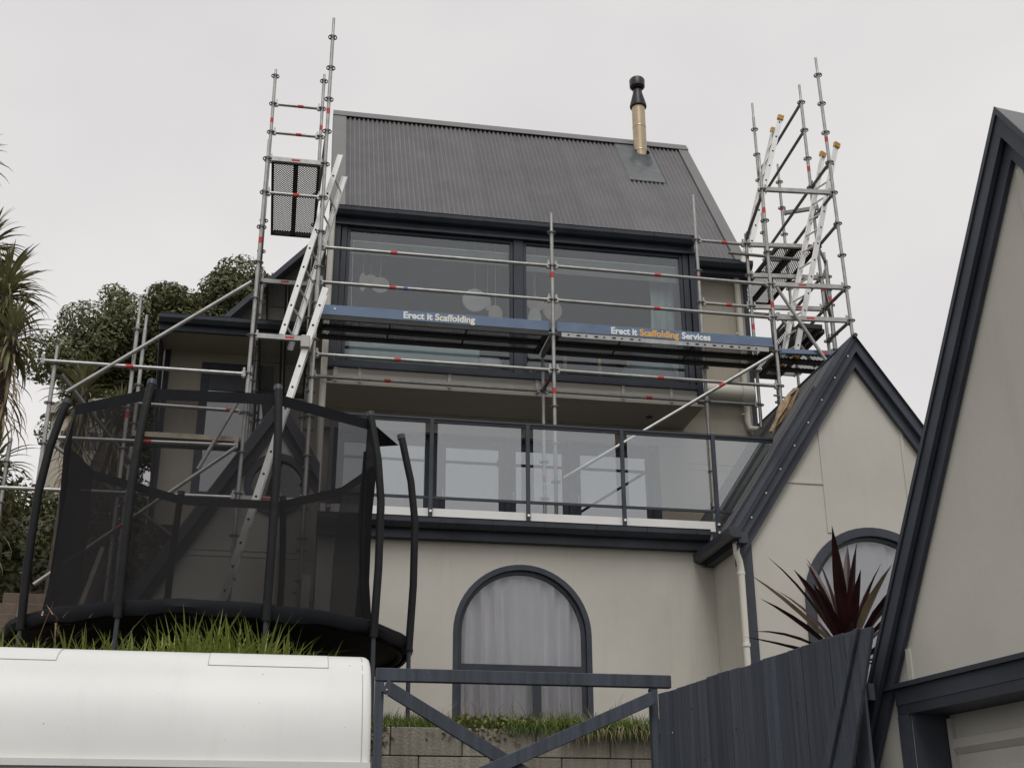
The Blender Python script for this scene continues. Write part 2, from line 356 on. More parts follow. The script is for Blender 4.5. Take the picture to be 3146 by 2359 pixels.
for (ra, rb, hh) in prof:
    for j in range(n): t = 2*math.pi*j/n; m.v.append(c+ax1*ra*math.cos(t)+ax2*rb*math.sin(t)+nrm*hh*.5+Vector((0, 0, hh*.6)))
for i in range(len(prof)-1):
    for j in range(n): m.f.append((k0+i*n+j, k0+i*n+(j+1) % n, k0+(i+1)*n+(j+1) % n, k0+(i+1)*n+j))
m.build('flashing_boot', FLASHM, flue, smooth=True)
# gutters
def gutter_x(x0, x1, y0, y1, z0, z1, m=DARK2, step=.62, phase=.3):
    mb = MB(); w_ = y1-y0; h_ = z1-z0
    prof = [(0, h_), (-.008, h_*.97), (0, h_*.9), (.004, h_*.45), (w_*.35, .0), (w_, .0), (w_, h_)]
    mb.prism([(x0, y0+a, z0+b) for a, b in prof], (x1-x0, 0, 0)); g = mb.build('gutter', m, house)
    x = x0+phase
    while x < x1-.05:
        MB().prism([(x, y0+a-.012, z0+b-.004) for a, b in prof[:6]], (.04, 0, 0)).build('bracket', m, g); x += step
    return g
gutter_x(.30, 5.55, 15.29, 15.43, 10.27, 10.385)
gutter_x(5.62, 6.72, 16.03, 16.17, 10.34, 10.46, step=.8, phase=.62)
hp(B(5.60, 6.73, 16.175, 16.395, 10.27, 10.335), 'eave_soffit', DARK)
# ---- projecting bay with two wide panes
bay = hp(B(.37, 5.58, 15.44, 16.9, 10.385, 10.41), 'bay_window', DARK)
B(.385, 5.585, YB, YB+.1, 10.185, 10.384).build('lintel', DARK, bay)
B(.36, 5.61, YB-.035, YB+.005, 10.155, 10.184).build('drip_lip', DARK2, bay)
B(.386, .47, YB+.001, YB+.12, 8.03, 10.154).build('corner_board', DARK, bay)
B(5.50, 5.588, YB+.001, YB+.12, 7.90, 10.154).build('corner_board', DARK, bay)
B(.388, .44, YB+.121, YW, 7.9, 10.383).build('side_wall', WALL2, bay)
B(5.54, 5.586, YB+.121, YW, 7.9, 10.383).build('side_wall', WALL2, bay)
B(.49, .56, YB+.02, YB+.1, 8.1, 10.154).build('jamb', DARK2, bay)
B(5.40, 5.48, YB+.02, YB+.1, 8.1, 10.154).build('jamb', DARK2, bay)
B(2.905, 3.04, YB+.012, YB+.11, 8.1, 10.154).build('mullion', DARK, bay)
for x0, x1 in ((.565, 2.90), (3.045, 5.395)):
    window_frame_rect(bay, x0, x1, 8.11, 10.15, YB+.035, .045, .05, DARK2, 'sash')
    B(x0+.046, x1-.046, YB+.06, YB+.066, 8.156, 10.104).build('pane', BAYGLASS, bay)
    B(x0+.05, x1-.05, YB+.13, YB+.16, 9.985, 10.0).build('blind_rail', WHITEP, bay)
    B(x0+.05, x1-.05, YB+.14, YB+.145, 9.80 if x0 < 1 else 9.74, 9.984).build('roller_blind', mat('blind_cloth', (.34, .35, .31), .9), bay)
B(.47, 5.50, YB-.02, YB+.11, 8.03, 8.1).build('sill', DARK, bay)
B(.47, 5.50, YB+.03, YB+.09, 7.83, 8.03).build('apron', WALL, bay)
for x in (.50, .82, 2.02, 3.22, 4.43, 5.12): B(x-.022, x+.022, YB+.008, YB+.029, 7.83, 8.028).build('batten', WALL, bay)
B(.386, 5.588, YB+.031, YW+.1, 7.80, 7.829).build('soffit', mat('soffit_board', (.45, .41, .34), .85, 0, .05, 1), bay)
B(.60, 5.40, YB+.13, 17.8, 7.92, 7.95).build('floor', ROOM, bay)
MB().lathe((4.95, 16.0, 7.794), [(0, 0), (.05, 0), (.055, .004)], 16).build('downlight', DARK2, bay)
# blind cord
MB().path([(.66, YB+.12, 9.97), (.66, YB+.12, 9.2), (.67, YB+.12, 8.98), (.65, YB+.12, 8.93), (.61, YB+.12, 8.92)], .006, 6).build('blind_cord', WHITEP, bay)
# ---- glazed doors behind the balcony
doors = [(.62, 1.90), (2.03, 2.95), (3.02, 3.86), (3.95, 5.08)]
hp(B(.52, 5.60, YW+.14, YW+.18, 7.42, 7.52), 'door_head', DARK)
for i, (x0, x1) in enumerate(doors):
    d = window_frame_rect(house, x0, x1, 5.66, 7.42, YW+.03, .085, .06, DARK, 'door')
    B(x0+.087, x1-.087, YW+.055, YW+.063, 5.75, 7.333).build('pane', DGLASS, d)
    if i: MB().tube((x0+.045, YW+.01, 6.55), (x0+.045, YW+.01, 6.72), .011, 8).build('handle', GALV, d)
for x0, x1 in ((.52, .62), (1.90, 2.03), (2.95, 3.02), (3.86, 3.95), (5.08, 5.2)): hp(B(x0+.002, x1-.002, YW+.012, YW+.12, 5.62, 7.5), 'door_post', DARK)
hp(B(5.2, 5.60, YW+.004, YW+.14, 5.55, 7.519), 'wall', WALL2)
hp(B(.53, 6.57, 17.6, 17.64, 5.5, 7.85), 'partition', ROOM)
# ---- balcony
hp(B(.36, 5.10, 14.12, 16.38, 5.52, 5.64), 'balcony_floor', mat('deck_membrane', (.22, .21, .2), .8))
hp(B(.36, 5.13, 14.085, 14.119, 5.62, 5.745), 'fascia_board', WHITE)
gutter_x(.33, 5.02, 13.955, 14.09, 5.49, 5.612, step=.62, phase=.18)
hp(B(.33, 5.02, 14.092, 14.19, 5.385, 5.515), 'eave_fascia', DARK)
bal = hp(B(.346, 5.963, 14.06, 14.13, 6.845, 6.872), 'balustrade', DARK2)
B(.346, 5.963, 14.075, 14.115, 6.815, 6.844).build('rail_channel', DARK2, bal)
B(.346, 5.40, 14.08, 14.11, 5.862, 5.892).build('bottom_rail', DARK2, bal)
posts = [.45, 1.635, 2.804, 3.983, 5.16]
for x in posts:
    B(x-.024, x+.024, 14.045, 14.079, 5.56, 6.843).build('post', DARK, bal, bevel=.003)
    for z in (5.60, 5.70): MB().lathe((0, 0, 0), [(0, 0)], 3) if 0 else MB().tube((x, 14.03, z), (x, 14.044, z), .016, 10).build('bolt', ALU, bal)
for a, b in zip(posts[:-1], posts[1:]): B(a+.075, b-.075, 14.093, 14.101, 5.893, 6.814).build('pane', BGLASS, bal)
MB().prism([(5.2, 14.093, 5.893), (5.36, 14.093, 5.893), (5.93, 14.093, 6.75), (5.93, 14.093, 6.814), (5.2, 14.093, 6.814)], (0, .008, 0)).build('pane', BGLASS, bal)
# ---- arched windows
def arch_pts(cx, cz, r, n=28, a0=math.pi, a1=0): return [(cx+r*math.cos(a0+(a1-a0)*i/n), cz+r*math.sin(a0+(a1-a0)*i/n)) for i in range(n+1)]
def arch_band(cx, cz, r0, r1, zb, y0, y1):
    """arched band between radii r0<r1, straight legs down to zb, closed solid"""
    mb = MB(); P0 = [(cx-r0, zb)]+arch_pts(cx, cz, r0)+[(cx+r0, zb)]; P1 = [(cx-r1, zb)]+arch_pts(cx, cz, r1)+[(cx+r1, zb)]
    k = 0
    for p, q in zip(P0, P1): mb.v += [Vector((p[0], y0, p[1])), Vector((q[0], y0, q[1])), Vector((q[0], y1, q[1])), Vector((p[0], y1, p[1]))]
    for i in range(len(P0)-1):
        a, b = 4*i, 4*(i+1)
        for c_, d_ in ((0, 1), (1, 2), (2, 3), (3, 0)): mb.f.append((a+c_, a+d_, b+d_, b+c_))
    mb.f.append((0, 1, 2, 3)); e = 4*(len(P0)-1); mb.f.append((e+3, e+2, e+1, e)); return mb
def arch_pane(cx, cz, r, zb, y): return MB().prism([(x, y, z) for x, z in [(cx-r, zb)]+arch_pts(cx, cz, r)+[(cx+r, zb)]], (0, .006, 0))
def arched_window(cx, cz, r, zb, y, band, par, transom=None, mull=None):
    wn = arch_band(cx, cz, r-band, r, zb, y-.02, y+.1).build('arched_window', DARK, par, smooth=True)
    arch_band(cx, cz, r-band-.045, r-band-.002, zb, y+.03, y+.09).build('sash', DARK2, wn, smooth=True)
    ri = r-band-.045
    if transom:
        B(cx-ri+.001, cx+ri-.001, y+.028, y+.088, transom-.035, transom+.035).build('transom', DARK2, wn)
        arch_pane(cx, cz, ri, transom+.036, y+.055).build('pane', GLASS, wn)
        B(mull-.045, mull+.045, y+.028, y+.088, zb, transom-.036).build('mullion', DARK2, wn)
        B(cx-ri, mull-.046, y+.055, y+.061, zb, transom-.036).build('pane', GLASS, wn)
        B(mull+.046, cx+ri, y+.055, y+.061, zb, transom-.036).build('pane', GLASS, wn)
    else: arch_pane(cx, cz, ri, zb, y+.055).build('pane', GLASS, wn)
    return wn
def wall_with_arch(x0, x1, z0, top, cx, cz, r, y, th, m):
    """front wall with an arched opening; top(x) gives the upper edge"""
    mb = MB(); Ax = arch_pts(cx, cz, r, 28)
    xs_ = [x0]+[p[0] for p in Ax]+[x1]
    def col(xa, za, xb, zb):  # region between lower edge (za,zb) and top
        mb.hexa([(xa, y, za), (xb, y, zb), (xb, y+th, zb), (xa, y+th, za), (xa, y, top(xa)), (xb, y, top(xb)), (xb, y+th, top(xb)), (xa, y+th, top(xa))])
    def split(xa, za, xb, zb):
        br = [b for b in BREAKS if xa+1e-4 < b < xb-1e-4]; pts = [xa]+br+[xb]
        for p, q in zip(pts[:-1], pts[1:]):
            f = lambda t: za+(zb-za)*(t-xa)/(xb-xa)
            col(p, f(p), q, f(q))
    split(x0, z0, cx-r, z0); split(cx+r, z0, x1, z0)
    for p, q in zip(Ax[:-1], Ax[1:]): split(p[0], p[1], q[0], q[1])
    return mb
BREAKS = []
hp(wall_with_arch(.36, 5.11, 3.0, lambda x: 5.384, 2.757, 4.33, .815, YL, .16, WALL), 'wall', WALL)
arched_window(2.757, 4.33, .815, 3.05, YL+.02, .062, house, 3.95, 2.93)
hp(B(.36, .5, YL+.161, YW-.01, 3.0, 5.384), 'wall', WALL)
# ---- right wing with the gable
AX, AZ, GS = 6.712, 7.899, 1.499
rl = lambda x: AZ-abs(x-AX)*GS
BREAKS = [AX]
hp(wall_with_arch(5.11, 8.31, 2.6, lambda x: rl(x)-.16, 6.712, 4.60, .90, YG, .14, WALL), 'gable_wall', WALL)
BREAKS = []
arched_window(6.712, 4.60, .90, 3.0, YG-.005, .10, house)
hp(B(5.11, 5.24, YG+.141, YL-.001, 2.6, 5.33), 'wall', WALL)
hp(B(5.095, 5.215, YG-.022, YG-.001, 2.6, 5.32), 'corner_board', DARK)
hp(B(5.075, 5.094, YG-.02, YG+.09, 2.6, 5.30), 'corner_board', DARK)
for x in (6.19, 7.24): hp(B(x-.022, x+.022, YG-.012, YG-.001, 5.42 if x < 7 else 5.3, rl(x)-.2), 'cover_batten', WALL)
hp(B(5.66, 6.165, YG-.012, YG-.001, 6.0, 6.035), 'cover_batten', WALL)
wing = hp(MB().quad((4.95, 13.02, rl(4.95)-.05), (AX, 13.02, AZ-.05), (AX, 16.39, AZ-.05), (4.95, 16.39, rl(4.95)-.05))
          .quad((8.47, 13.02, rl(8.47)-.02), (AX, 13.02, AZ-.02), (AX, 20, AZ-.02), (8.47, 20, rl(8.47)-.02)), 'wing_roof', DARK)
wl = math.hypot(AX-4.95, (AX-4.95)*GS); ROOFD = mat('dark_roofing_steel', (.085, .085, .085), .5, .1, .1, 3)
sm2 = sheet_mesh(.77, wl-.04, 'roofing_sheet'); sm2.materials.clear(); sm2.materials.append(ROOFD)
wa = math.atan(GS)
for i in range(5):
    if i >= 4: break
    o = bpy.data.objects.new('roofing_sheet', sm2); COL.objects.link(o); o.parent = wing
    ux = Vector((0, -1, 0)); uy = Vector((math.cos(wa), 0, math.sin(wa))); uz = ux.cross(uy)
    p = Vector((4.96, 13.95+i*.76-.0, rl(4.96)-.02+(.0015 if i % 2 else 0)))-base(wing)
    if uz.z < 0: uz = -uz
    o.matrix_local = Matrix(((ux.x, uy.x, uz.x, p.x), (ux.y, uy.y, uz.y, p.y), (ux.z, uy.z, uz.z, p.z), (0, 0, 0, 1)))
def barge(side, y0, y1, o0, o1, xe, name, m):
    """strip parallel to the gable slope, between perpendicular offsets o0 and o1 below the roof line"""
    s_ = -1 if side == 'l' else 1; L = math.hypot(1, GS)
    pt = lambda d, o: None
    zoff = lambda o: o*L
    xa = AX; xb = AX+s_*xe
    return MB().hexa([(xa, y0, AZ-zoff(o1)), (xb, y0, rl(xb)-zoff(o1)), (xb, y1, rl(xb)-zoff(o1)), (xa, y1, AZ-zoff(o1)),
                      (xa, y0, AZ-zoff(o0)), (xb, y0, rl(xb)-zoff(o0)), (xb, y1, rl(xb)-zoff(o0)), (xa, y1, AZ-zoff(o0))]).build(name, m, wing)
for sd_ in 'lr':
    barge(sd_, 13.06, 13.095, -.012, .115, 1.72, 'barge_board', DARK)
    barge(sd_, 13.096, 13.199, .0, .02, 1.72, 'verge_soffit', DARK)
    barge(sd_, 13.13, 13.198, .03, .215, 1.70, 'inner_barge', DARK)
for k in range(9):
    x = AX-.12-k*.2; MB().tube((x, 13.050, rl(x)-.105), (x, 13.059, rl(x)-.105), .010, 8).build('screw', ALU, wing)
P = [(4.93, 13.05, rl(4.93)+.012), (AX, 13.05, AZ+.012), (AX, 13.42, AZ+.012), (4.93, 13.42, rl(4.93)+.012)]
MB().hexa([Vector(p)+Vector((0, 0, .002)) for p in P]+[Vector(p)+Vector((-.012, 0, .01)) for p in P]).build('verge_flashing', DARK, wing)
MB().path([(AX, 13.02, AZ-.005), (AX, 16.3, AZ-.005)], .028, 8).build('ridge_roll', DARK, wing)
MB().prism([(4.95, 13.42, rl(4.95)+.02), (AX-.42, 13.42, rl(AX-.42)+.02), (AX-.42, 13.42, rl(AX-.42)+.085), (4.95, 13.42, rl(4.95)+.085)], (0, .09, 0)).build('apron_flashing', DARK2, wing)
# side gutter of the wing, its downpipe
m = MB(); prof = [(0, .12), (0, .03), (.05, 0), (.14, 0), (.14, .12)]
m.prism([(4.86+a, 12.9, 5.235+b) for a, b in prof], (0, 1.29, 0)); hp(m, 'gutter', DARK2)
hp(B(5.0, 5.109, 13.0, 14.19, 5.2, 5.33), 'eave_fascia', DARK)
dp = hp(MB().path([(5.0, 13.10, 5.24), (5.0, 13.10, 5.10), (5.035, 13.12, 5.02), (5.05, 13.13, 4.93), (5.05, 13.15, 2.6)], .038, 14), 'downpipe', PVC, smooth=True)
for z in (4.86, 4.06): MB().lathe((5.05, 13.135, z), [(.039, 0), (.045, .004), (.045, .04), (.039, .044)], 14).build('pipe_clip', PVC, dp)
# downpipes on the upper storey
hp(MB().path([(.345, 15.36, 10.26), (.345, 15.36, 5.65)], .042, 14), 'downpipe', PVC, smooth=True)
dq = hp(MB().path([(6.52, 16.2, 10.36), (6.53, 16.3, 10.3), (6.55, 16.33, 10.2), (6.55, 16.33, 7.95), (6.58, 16.33, 7.84), (6.72, 16.2, 7.79)], .045, 14), 'downpipe', PVC, smooth=True)
for z in (9.35, 8.05): B(6.47, 6.51, 16.31, 16.345, z, z+.02).build('pipe_clip', PVC, dq)
pv = hp(MB().tube((5.62, 16.26, 8.36), (6.50, 16.26, 8.36), .125, 20), 'overflow_pipe', PVC, smooth=True)
MB().tube((6.44, 16.26, 8.36), (6.62, 16.26, 8.36), .14, 20).build('pipe_elbow', PVC, pv, smooth=True)
# ---- left wing gable with the round window, in the shade of the scaffold
LX, LZ, LY = -.175, 7.22, 14.8
ll = lambda x: LZ-abs(x-LX)*1.62
m = MB(); n = 40; rr = .335; cx, cz = -.15, 6.16
ring = [(cx+rr*math.cos(2*math.pi*i/n), cz+rr*math.sin(2*math.pi*i/n)) for i in range(n)]
def outer_pt(a):
    d = Vector((math.cos(a), math.sin(a))); t = 9
    for (nx, nz, k) in ((-1, 0, 2.1), (1, 0, .355), (0, -1, -3.0)):  # x>=-2.1, x<=.355, z>=3
        den = nx*d.x+nz*d.y
        if den > 1e-6: t = min(t, (k-(nx*cx+nz*cz))/den)
    for s_ in (-1, 1):
        # z <= LZ-.12 - s*(x-LX)*1.62
        den = d.y+s_*1.62*d.x
        if den > 1e-6: t = min(t, (LZ-.12-s_*(cx-LX)*1.62-cz)/den)
    return (cx+d.x*t, cz+d.y*t)
outr = [outer_pt(2*math.pi*i/n) for i in range(n)]
for i in range(n):
    j = (i+1) % n; m.quad((ring[i][0], LY, ring[i][1]), (outr[i][0], LY, outr[i][1]), (outr[j][0], LY, outr[j][1]), (ring[j][0], LY, ring[j][1]))
    m.quad((ring[i][0], LY, ring[i][1]), (ring[j][0], LY, ring[j][1]), (ring[j][0], LY+.1, ring[j][1]), (ring[i][0], LY+.1, ring[i][1]))
hp(m, 'gable_wall', WALL)
rw = hp(MB(), 'round_window', DARK) if 0 else None
m = MB(); nn = 40
for (r0, r1, y0, y1) in ((.30, .39, LY-.03, LY+.02),):
    for i in range(nn):
        a0, a1 = 2*math.pi*i/nn, 2*math.pi*(i+1)/nn
        pts = [(r0, a0), (r1, a0), (r1, a1), (r0, a1)]
        m.hexa([(cx+r*math.cos(a), y0, cz+r*math.sin(a)) for r, a in pts]+[(cx+r*math.cos(a), y1, cz+r*math.sin(a)) for r, a in pts])
rw = hp(m, 'round_window', DARK)
MB().prism([(cx+.32*math.cos(2*math.pi*i/nn), LY+.03, cz+.32*math.sin(2*math.pi*i/nn)) for i in range(nn)], (0, .006, 0)).build('pane', GLASS, rw)
for (xe, s_) in ((-2.45, -1), (.345, 1)):
    hp(MB().hexa([(LX, LY-.16, LZ-.2), (xe, LY-.16, ll(xe)-.2), (xe, LY-.12, ll(xe)-.2), (LX, LY-.12, LZ-.2), (LX, LY-.16, LZ), (xe, LY-.16, ll(xe)), (xe, LY-.12, ll(xe)), (LX, LY-.12, LZ)]), 'barge_board', DARK)
    hp(MB().hexa([(LX, LY-.05, LZ-.36), (xe, LY-.05, ll(xe)-.36), (xe, LY-.005, ll(xe)-.36), (LX, LY-.005, LZ-.36), (LX, LY-.05, LZ-.02), (xe, LY-.05, ll(xe)-.02), (xe, LY-.005, ll(xe)-.02), (LX, LY-.005, LZ-.02)]), 'inner_barge', DARK2)
    hp(MB().hexa([(LX, LY-.16, LZ+.001), (xe, LY-.16, ll(xe)+.001), (xe, 18.4, ll(xe)+.001), (LX, 18.4, LZ+.001), (LX, LY-.16, LZ+.03), (xe, LY-.16, ll(xe)+.03), (xe, 18.4, ll(xe)+.03), (LX, 18.4, LZ+.03)]), 'roof', ROOFD)
for z in (5.25, 5.32): hp(B(-1.45, .35, LY-.008, LY-.001, z, z+.01), 'cover_batten', WALL)
hp(B(.2, .30, LY-.7, LY-.02, 3.2, 4.9), 'wall', WALL)
# rear wing on the upper left: wall, eave, dark door
hp(B(-2.05, .36, 18.5, 18.62, 6.6, 9.66), 'wall', WALL2)
hp(B(-2.02, -1.94, 18.47, 18.499, 6.6, 9.6), 'corner_board', DARK)
hp(B(-2.06, .36, 17.66, 18.5, 9.38, 9.41), 'eave_soffit', WALL2)
hp(B(-2.06, .3, 17.6, 17.66, 9.33, 9.45), 'eave_fascia', DARK)
gutter_x(-2.06, .3, 17.46, 17.595, 9.42, 9.55, DARK2, 1.3, 1.25)
hp(MB().prism([(-2.06, 17.62, 9.40), (-2.06, 18.46, 9.40), (-2.0, 18.46, 6.6), (-2.0, 18.3, 6.6)], (.012, 0, 0)), 'corner_board', DARK)
dr = window_frame_rect(house, -1.45, -.35, 7.0, 9.2, 18.44, .12, .05, DARK, 'door')
B(-1.33, -.47, 18.47, 18.478, 7.12, 9.08).build('pane', DGLASS, dr)
B(-1.33, -.47, 18.45, 18.468, 8.75, 9.08).build('transom_panel', DARK2, dr)
hp(MB().prism([(-1.35, 18.9, 9.75), (.35, 18.9, 9.75), (.35, 18.9, 11.75)], (0, .5, 0)), 'roof', ROOFD)
hp(MB().hexa([(-1.4, 18.6, 9.74), (.36, 18.6, 11.72), (.36, 18.9, 11.72), (-1.4, 18.9, 9.74), (-1.42, 18.6, 9.84), (.36, 18.6, 11.84), (.36, 18.9, 11.84), (-1.42, 18.9, 9.84)]), 'barge_board', DARK)
# ------------------------------------------------------------------ curtains and things in the rooms
def curtain(name, x0, x1, z0, z1, y, label, amp=.028, waves=9, m=CURT, top=None):
    mb = MB(); n = waves*8; rnd = random.Random(hash(label) % 1000 if 0 else len(label)); ph = [rnd.uniform(-.5, .5) for _ in range(n+1)]
    rows = 8
    for i in range(n+1):
        for j in range(rows+1):
            t = i/n; x = x0+(x1-x0)*t; zt = top(x) if top else z1; z = z0+(zt-z0)*j/rows
            a = amp*(.65+.35*math.sin(t*9+ph[i//8*8 if i//8*8 <= n else n]))
            s_ = math.sin(2*math.pi*waves*t+ph[(i//6)*6 if (i//6)*6 <= n else n]*.6+(1-j/rows)*.5*math.sin(t*17))
            mb.v.append(Vector((x+.01*math.sin(j*1.3+i), y+a*s_, z)))
    for i in range(n):
        for j in range(rows):
            a = i*(rows+1)+j; mb.f.append((a, a+rows+1, a+rows+2, a+1))
    o = mb.build(name, m, smooth=True); return tag(o, label, 'curtain')
curtain('curtain', 1.98, 3.54, 3.0, 5.2, 14.375, 'pale mauve curtain hanging behind the low arched window', .065, 9)
curtain('curtain', 5.9, 7.35, 2.9, 5.6, 13.335, 'white curtain behind the arched window of the right gable', .045, 7)
curtain('curtain', .95, 1.55, 5.7, 7.35, 16.62, 'white curtain at the left of the balcony doors', .03, 5)
curtain('curtain', 5.0, 5.36, 8.0, 10.1, 15.85, 'pale green curtain at the right end of the upper window', .03, 3, PALE)
hp(B(.53, 6.57, 15.2, 15.24, 3.0, 5.4), 'partition', mat('dim_room', (.30, .29, .29), .9))
hp(B(5.26, 8.28, 14.6, 14.64, 2.7, 5.6), 'partition', mat('dim_room_b', (.28, .28, .29), .9))
def fan(x, y, z, rx, rz, m, label, scal=0, yaw=0.):
    y -= .27; x *= .983; z = 1.6+(z-1.6)*.983
    mb = MB(); n = 40; c_, s_ = math.cos(yaw), math.sin(yaw); P = []
    for i in range(n):
        t = 2*math.pi*i/n; k = 1+(scal*(1 if i % 2 else -1)); u = rx*k*math.cos(t); P.append((x+u*c_, y+u*s_, z+rz*k*math.sin(t)))
    mb.prism(P, (-.02*s_, .02*c_, 0)); root = thing('paper_fan', (x, y, z), label, 'decoration', 'paper fans hanging in the upper window')
    mb.build('disc', m, root)
    MB().tube((x, y+.01, z+rz*.9), (x, y+.01, 10.36), .003, 5).build('string', WHITEP, root)
fan(.83, 15.95, 9.55, .05, .14, PAPERP, 'slim edge-on peach paper fan, leftmost in the upper window')
fan(.95, 16.1, 9.66, .10, .09, PAPERP, 'small oval peach paper fan next to the leftmost one')
fan(1.08, 16.0, 9.55, .125, .12, PAPERP, 'round peach paper fan in the left of the upper window')
fan(2.43, 15.95, 9.40, .175, .175, PAPER, 'large cream paper fan with scalloped edge in the left pane', .03)
fan(2.63, 16.05, 9.42, .05, .12, PAPER, 'narrow cream paper fan just behind the large scalloped one')
fan(2.73, 15.95, 9.20, .10, .145, PAPERP, 'oval peach paper fan beside the central mullion')
fan(3.30, 15.95, 9.18, .095, .17, PAPER, 'tall cream paper fan with ragged edge right of the mullion', .03)
fan(3.36, 16.15, 9.52, .13, .12, PAPERP, 'dim peach paper fan high behind the tall cream one')
fan(3.62, 16.2, 9.46, .14, .16, PAPERP, 'dim round peach paper fan behind the middle scaffold standard')
bd = thing('bed', (1.7, 16.1, 7.95), 'pale green upholstered bed standing low behind the left pane', 'bed')
B(.72, 2.50, 15.8, 17.6, 7.95, 8.25).build('mattress', PALE, bd, bevel=.03); B(2.30, 2.80, 15.75, 16.4, 8.26, 8.46).build('pillow', CURT, bd, bevel=.05); B(.66, 2.45, 15.60, 15.68, 7.95, 8.50).build('headboard', PALE, bd, bevel=.02)
ct = thing('cot', (4.0, 16.0, 7.95), 'wooden cot with pine slats behind the right pane', 'cot')
for x in (3.70, 4.20, 4.62): B(x, x+.045, 15.9, 15.95, 7.95, 8.62).build('post', WOOD, ct)
B(3.66, 4.70, 15.91, 15.94, 8.63, 8.67).build('rail', WOOD, ct); B(3.68, 4.66, 15.96, 16.5, 7.96, 8.30).build('mattress', mat('grey_cloth', (.2, .19, .18), .9), ct)
pl = MB(); 
for i in range(9):
    for j in range(13): pass
pl.lathe((4.98, 16.05, 7.95), [(.02, .0), (.36, .0), (.44, .15), (.42, .45), (.3, .75), (.12, .95), (0, 1.0)], 20); tag(pl.build('bean_bag', BLUEC, smooth=True), 'pale blue bean bag showing above the right toe board', 'bean bag')
# ------------------------------------------------------------------ scaffold kit
def rosette_mesh():
    m = MB(); n = 16
    m.lathe((0, 0, 0), [(.050, -.005), (.062, -.005), (.062, .005), (.050, .005), (.050, -.005)], n)
    for k in range(4):
        a = math.pi/4+k*math.pi/2; d = Vector((math.cos(a), math.sin(a), 0)); m.bar(d*.022, d*.052, .02, .01)
    m.lathe((0, 0, 0), [(.0245, -.012), (.030, -.008), (.030, .008), (.0245, .012)], 10)
    return m.mesh('rosette', GALVD)
ROS = rosette_mesh()
def standard(par, x, y, z0, z1, grid, m=GALV, tilt=0., tape=(), spigot=.28, lo=None, name='standard'):
    X = lambda z: x+tilt*(z-9.5)
    mb = MB(); mb.tube((X(z0), y, z0), (X(z1-spigot), y, z1-spigot), .0242, 12)
    if spigot: mb.path([(X(z1-spigot), y, z1-spigot), (X(z1-spigot+.03), y, z1-spigot+.03), (X(z1), y, z1)], [.0242, .019, .019], 12)
    o = mb.build(name, m, par, smooth=True)
    z = grid+math.ceil((max(z0, lo or z0)+.1-grid)/.5)*.5
    while z < z1-spigot+.01:
        inst('rosette', ROS, (X(z), y, z), o); z += .5
    for tz in tape: MB().tube((X(tz), y, tz), (X(tz+.085), y, tz+.085), .0252, 12).build('tape_band', RED, o)
    return o
def ledger(par, a, b, m=GALV, tape=.36, name='ledger', rad=.0242, heads=True):
    a = Vector(a); b = Vector(b); d = (b-a).normalized(); L = (b-a).length
    mb = MB(); mb.tube(a+d*.06, b-d*.06, rad, 12)
    if heads:
        for p, s_ in ((a, 1), (b, -1)):
            mb.bar(p+d*s_*.028, p+d*s_*.075, .042, .07); q = p+d*s_*.05
            mb.bar(q+Vector((0, 0, -.05)), q+Vector((0, 0, .085)), .012, .026, d)
    o = mb.build(name, m, par, smooth=True)
    if tape: t = a+d*L*tape; MB().tube(t, t+d*.085, rad+.001, 12).build('tape_band', RED, o)
    return o
def transom(par, a, b, m=GALV, tape=.55, w_=.05, h_=.06):
    a = Vector(a); b = Vector(b); d = (b-a).normalized(); L = (b-a).length
    mb = MB(); mb.bar(a+d*.06, b-d*.06, w_, h_)
    for p, s_ in ((a, 1), (b, -1)):
        mb.bar(p+d*s_*.028, p+d*s_*.07, .04, .065); q = p+d*s_*.05; mb.bar(q+Vector((0, 0, -.05)), q+Vector((0, 0, .08)), .012, .026, d)
    o = mb.build('transom', m, par)
    if tape: t = a+d*L*tape; MB().bar(t, t+d*.11, w_+.002, h_*.5, ).build('tape_band', RED, o)
    return o
def plank(par, a, b, wd=.32, m=PERF, name='deck_plank'):
    """steel plank from a to b (its own axes: x along, y across), open channel seen from below"""
    a = Vector(a); b = Vector(b); d = b-a; L = d.length; d.normalize(); s_ = Vector((0, 0, 1)).cross(d)
    mb = MB(); h = .045; w2 = wd/2
    mb.quad((0, -w2+.004, h), (L, -w2+.004, h), (L, w2-.004, h), (0, w2-.004, h))
    me = mb.mesh(name, m); o = bpy.data.objects.new(name, me); COL.objects.link(o); o.parent = par
    p = a-base(par); o.matrix_local = Matrix(((d.x, s_.x, 0, p.x), (d.y, s_.y, 0, p.y), (d.z, s_.z, 1, p.z), (0, 0, 0, 1)))
    f = MB()
    for sgn in (-1, 1):
        y0, y1 = (w2-.003, w2) if sgn > 0 else (-w2, -w2+.003)
        f.box(0, L, y0, y1, -.02, h+.004); f.box(0, L, *((w2-.03, w2-.003) if sgn > 0 else (-w2+.003, -w2+.03)), -.02, -.017)
    f.box(0, .05, -w2+.003, w2-.003, -.02, h-.001); f.box(L-.05, L, -w2+.003, w2-.003, -.02, h-.001)
    x = .9
    while x < L-.3: f.box(x, x+.02, -w2+.003, w2-.003, h-.012, h-.001); x += 1.0
    e = bpy.data.objects.new('plank_frame', f.mesh('plank_frame', DECK)); COL.objects.link(e); e.parent = o
    return o
def coupler(par, p, m=GALVD):
    p = Vector(p); MB().box(p.x-.045, p.x+.045, p.y-.05, p.y+.05, p.z-.045, p.z+.045).build('coupler', m, par, bevel=.02)
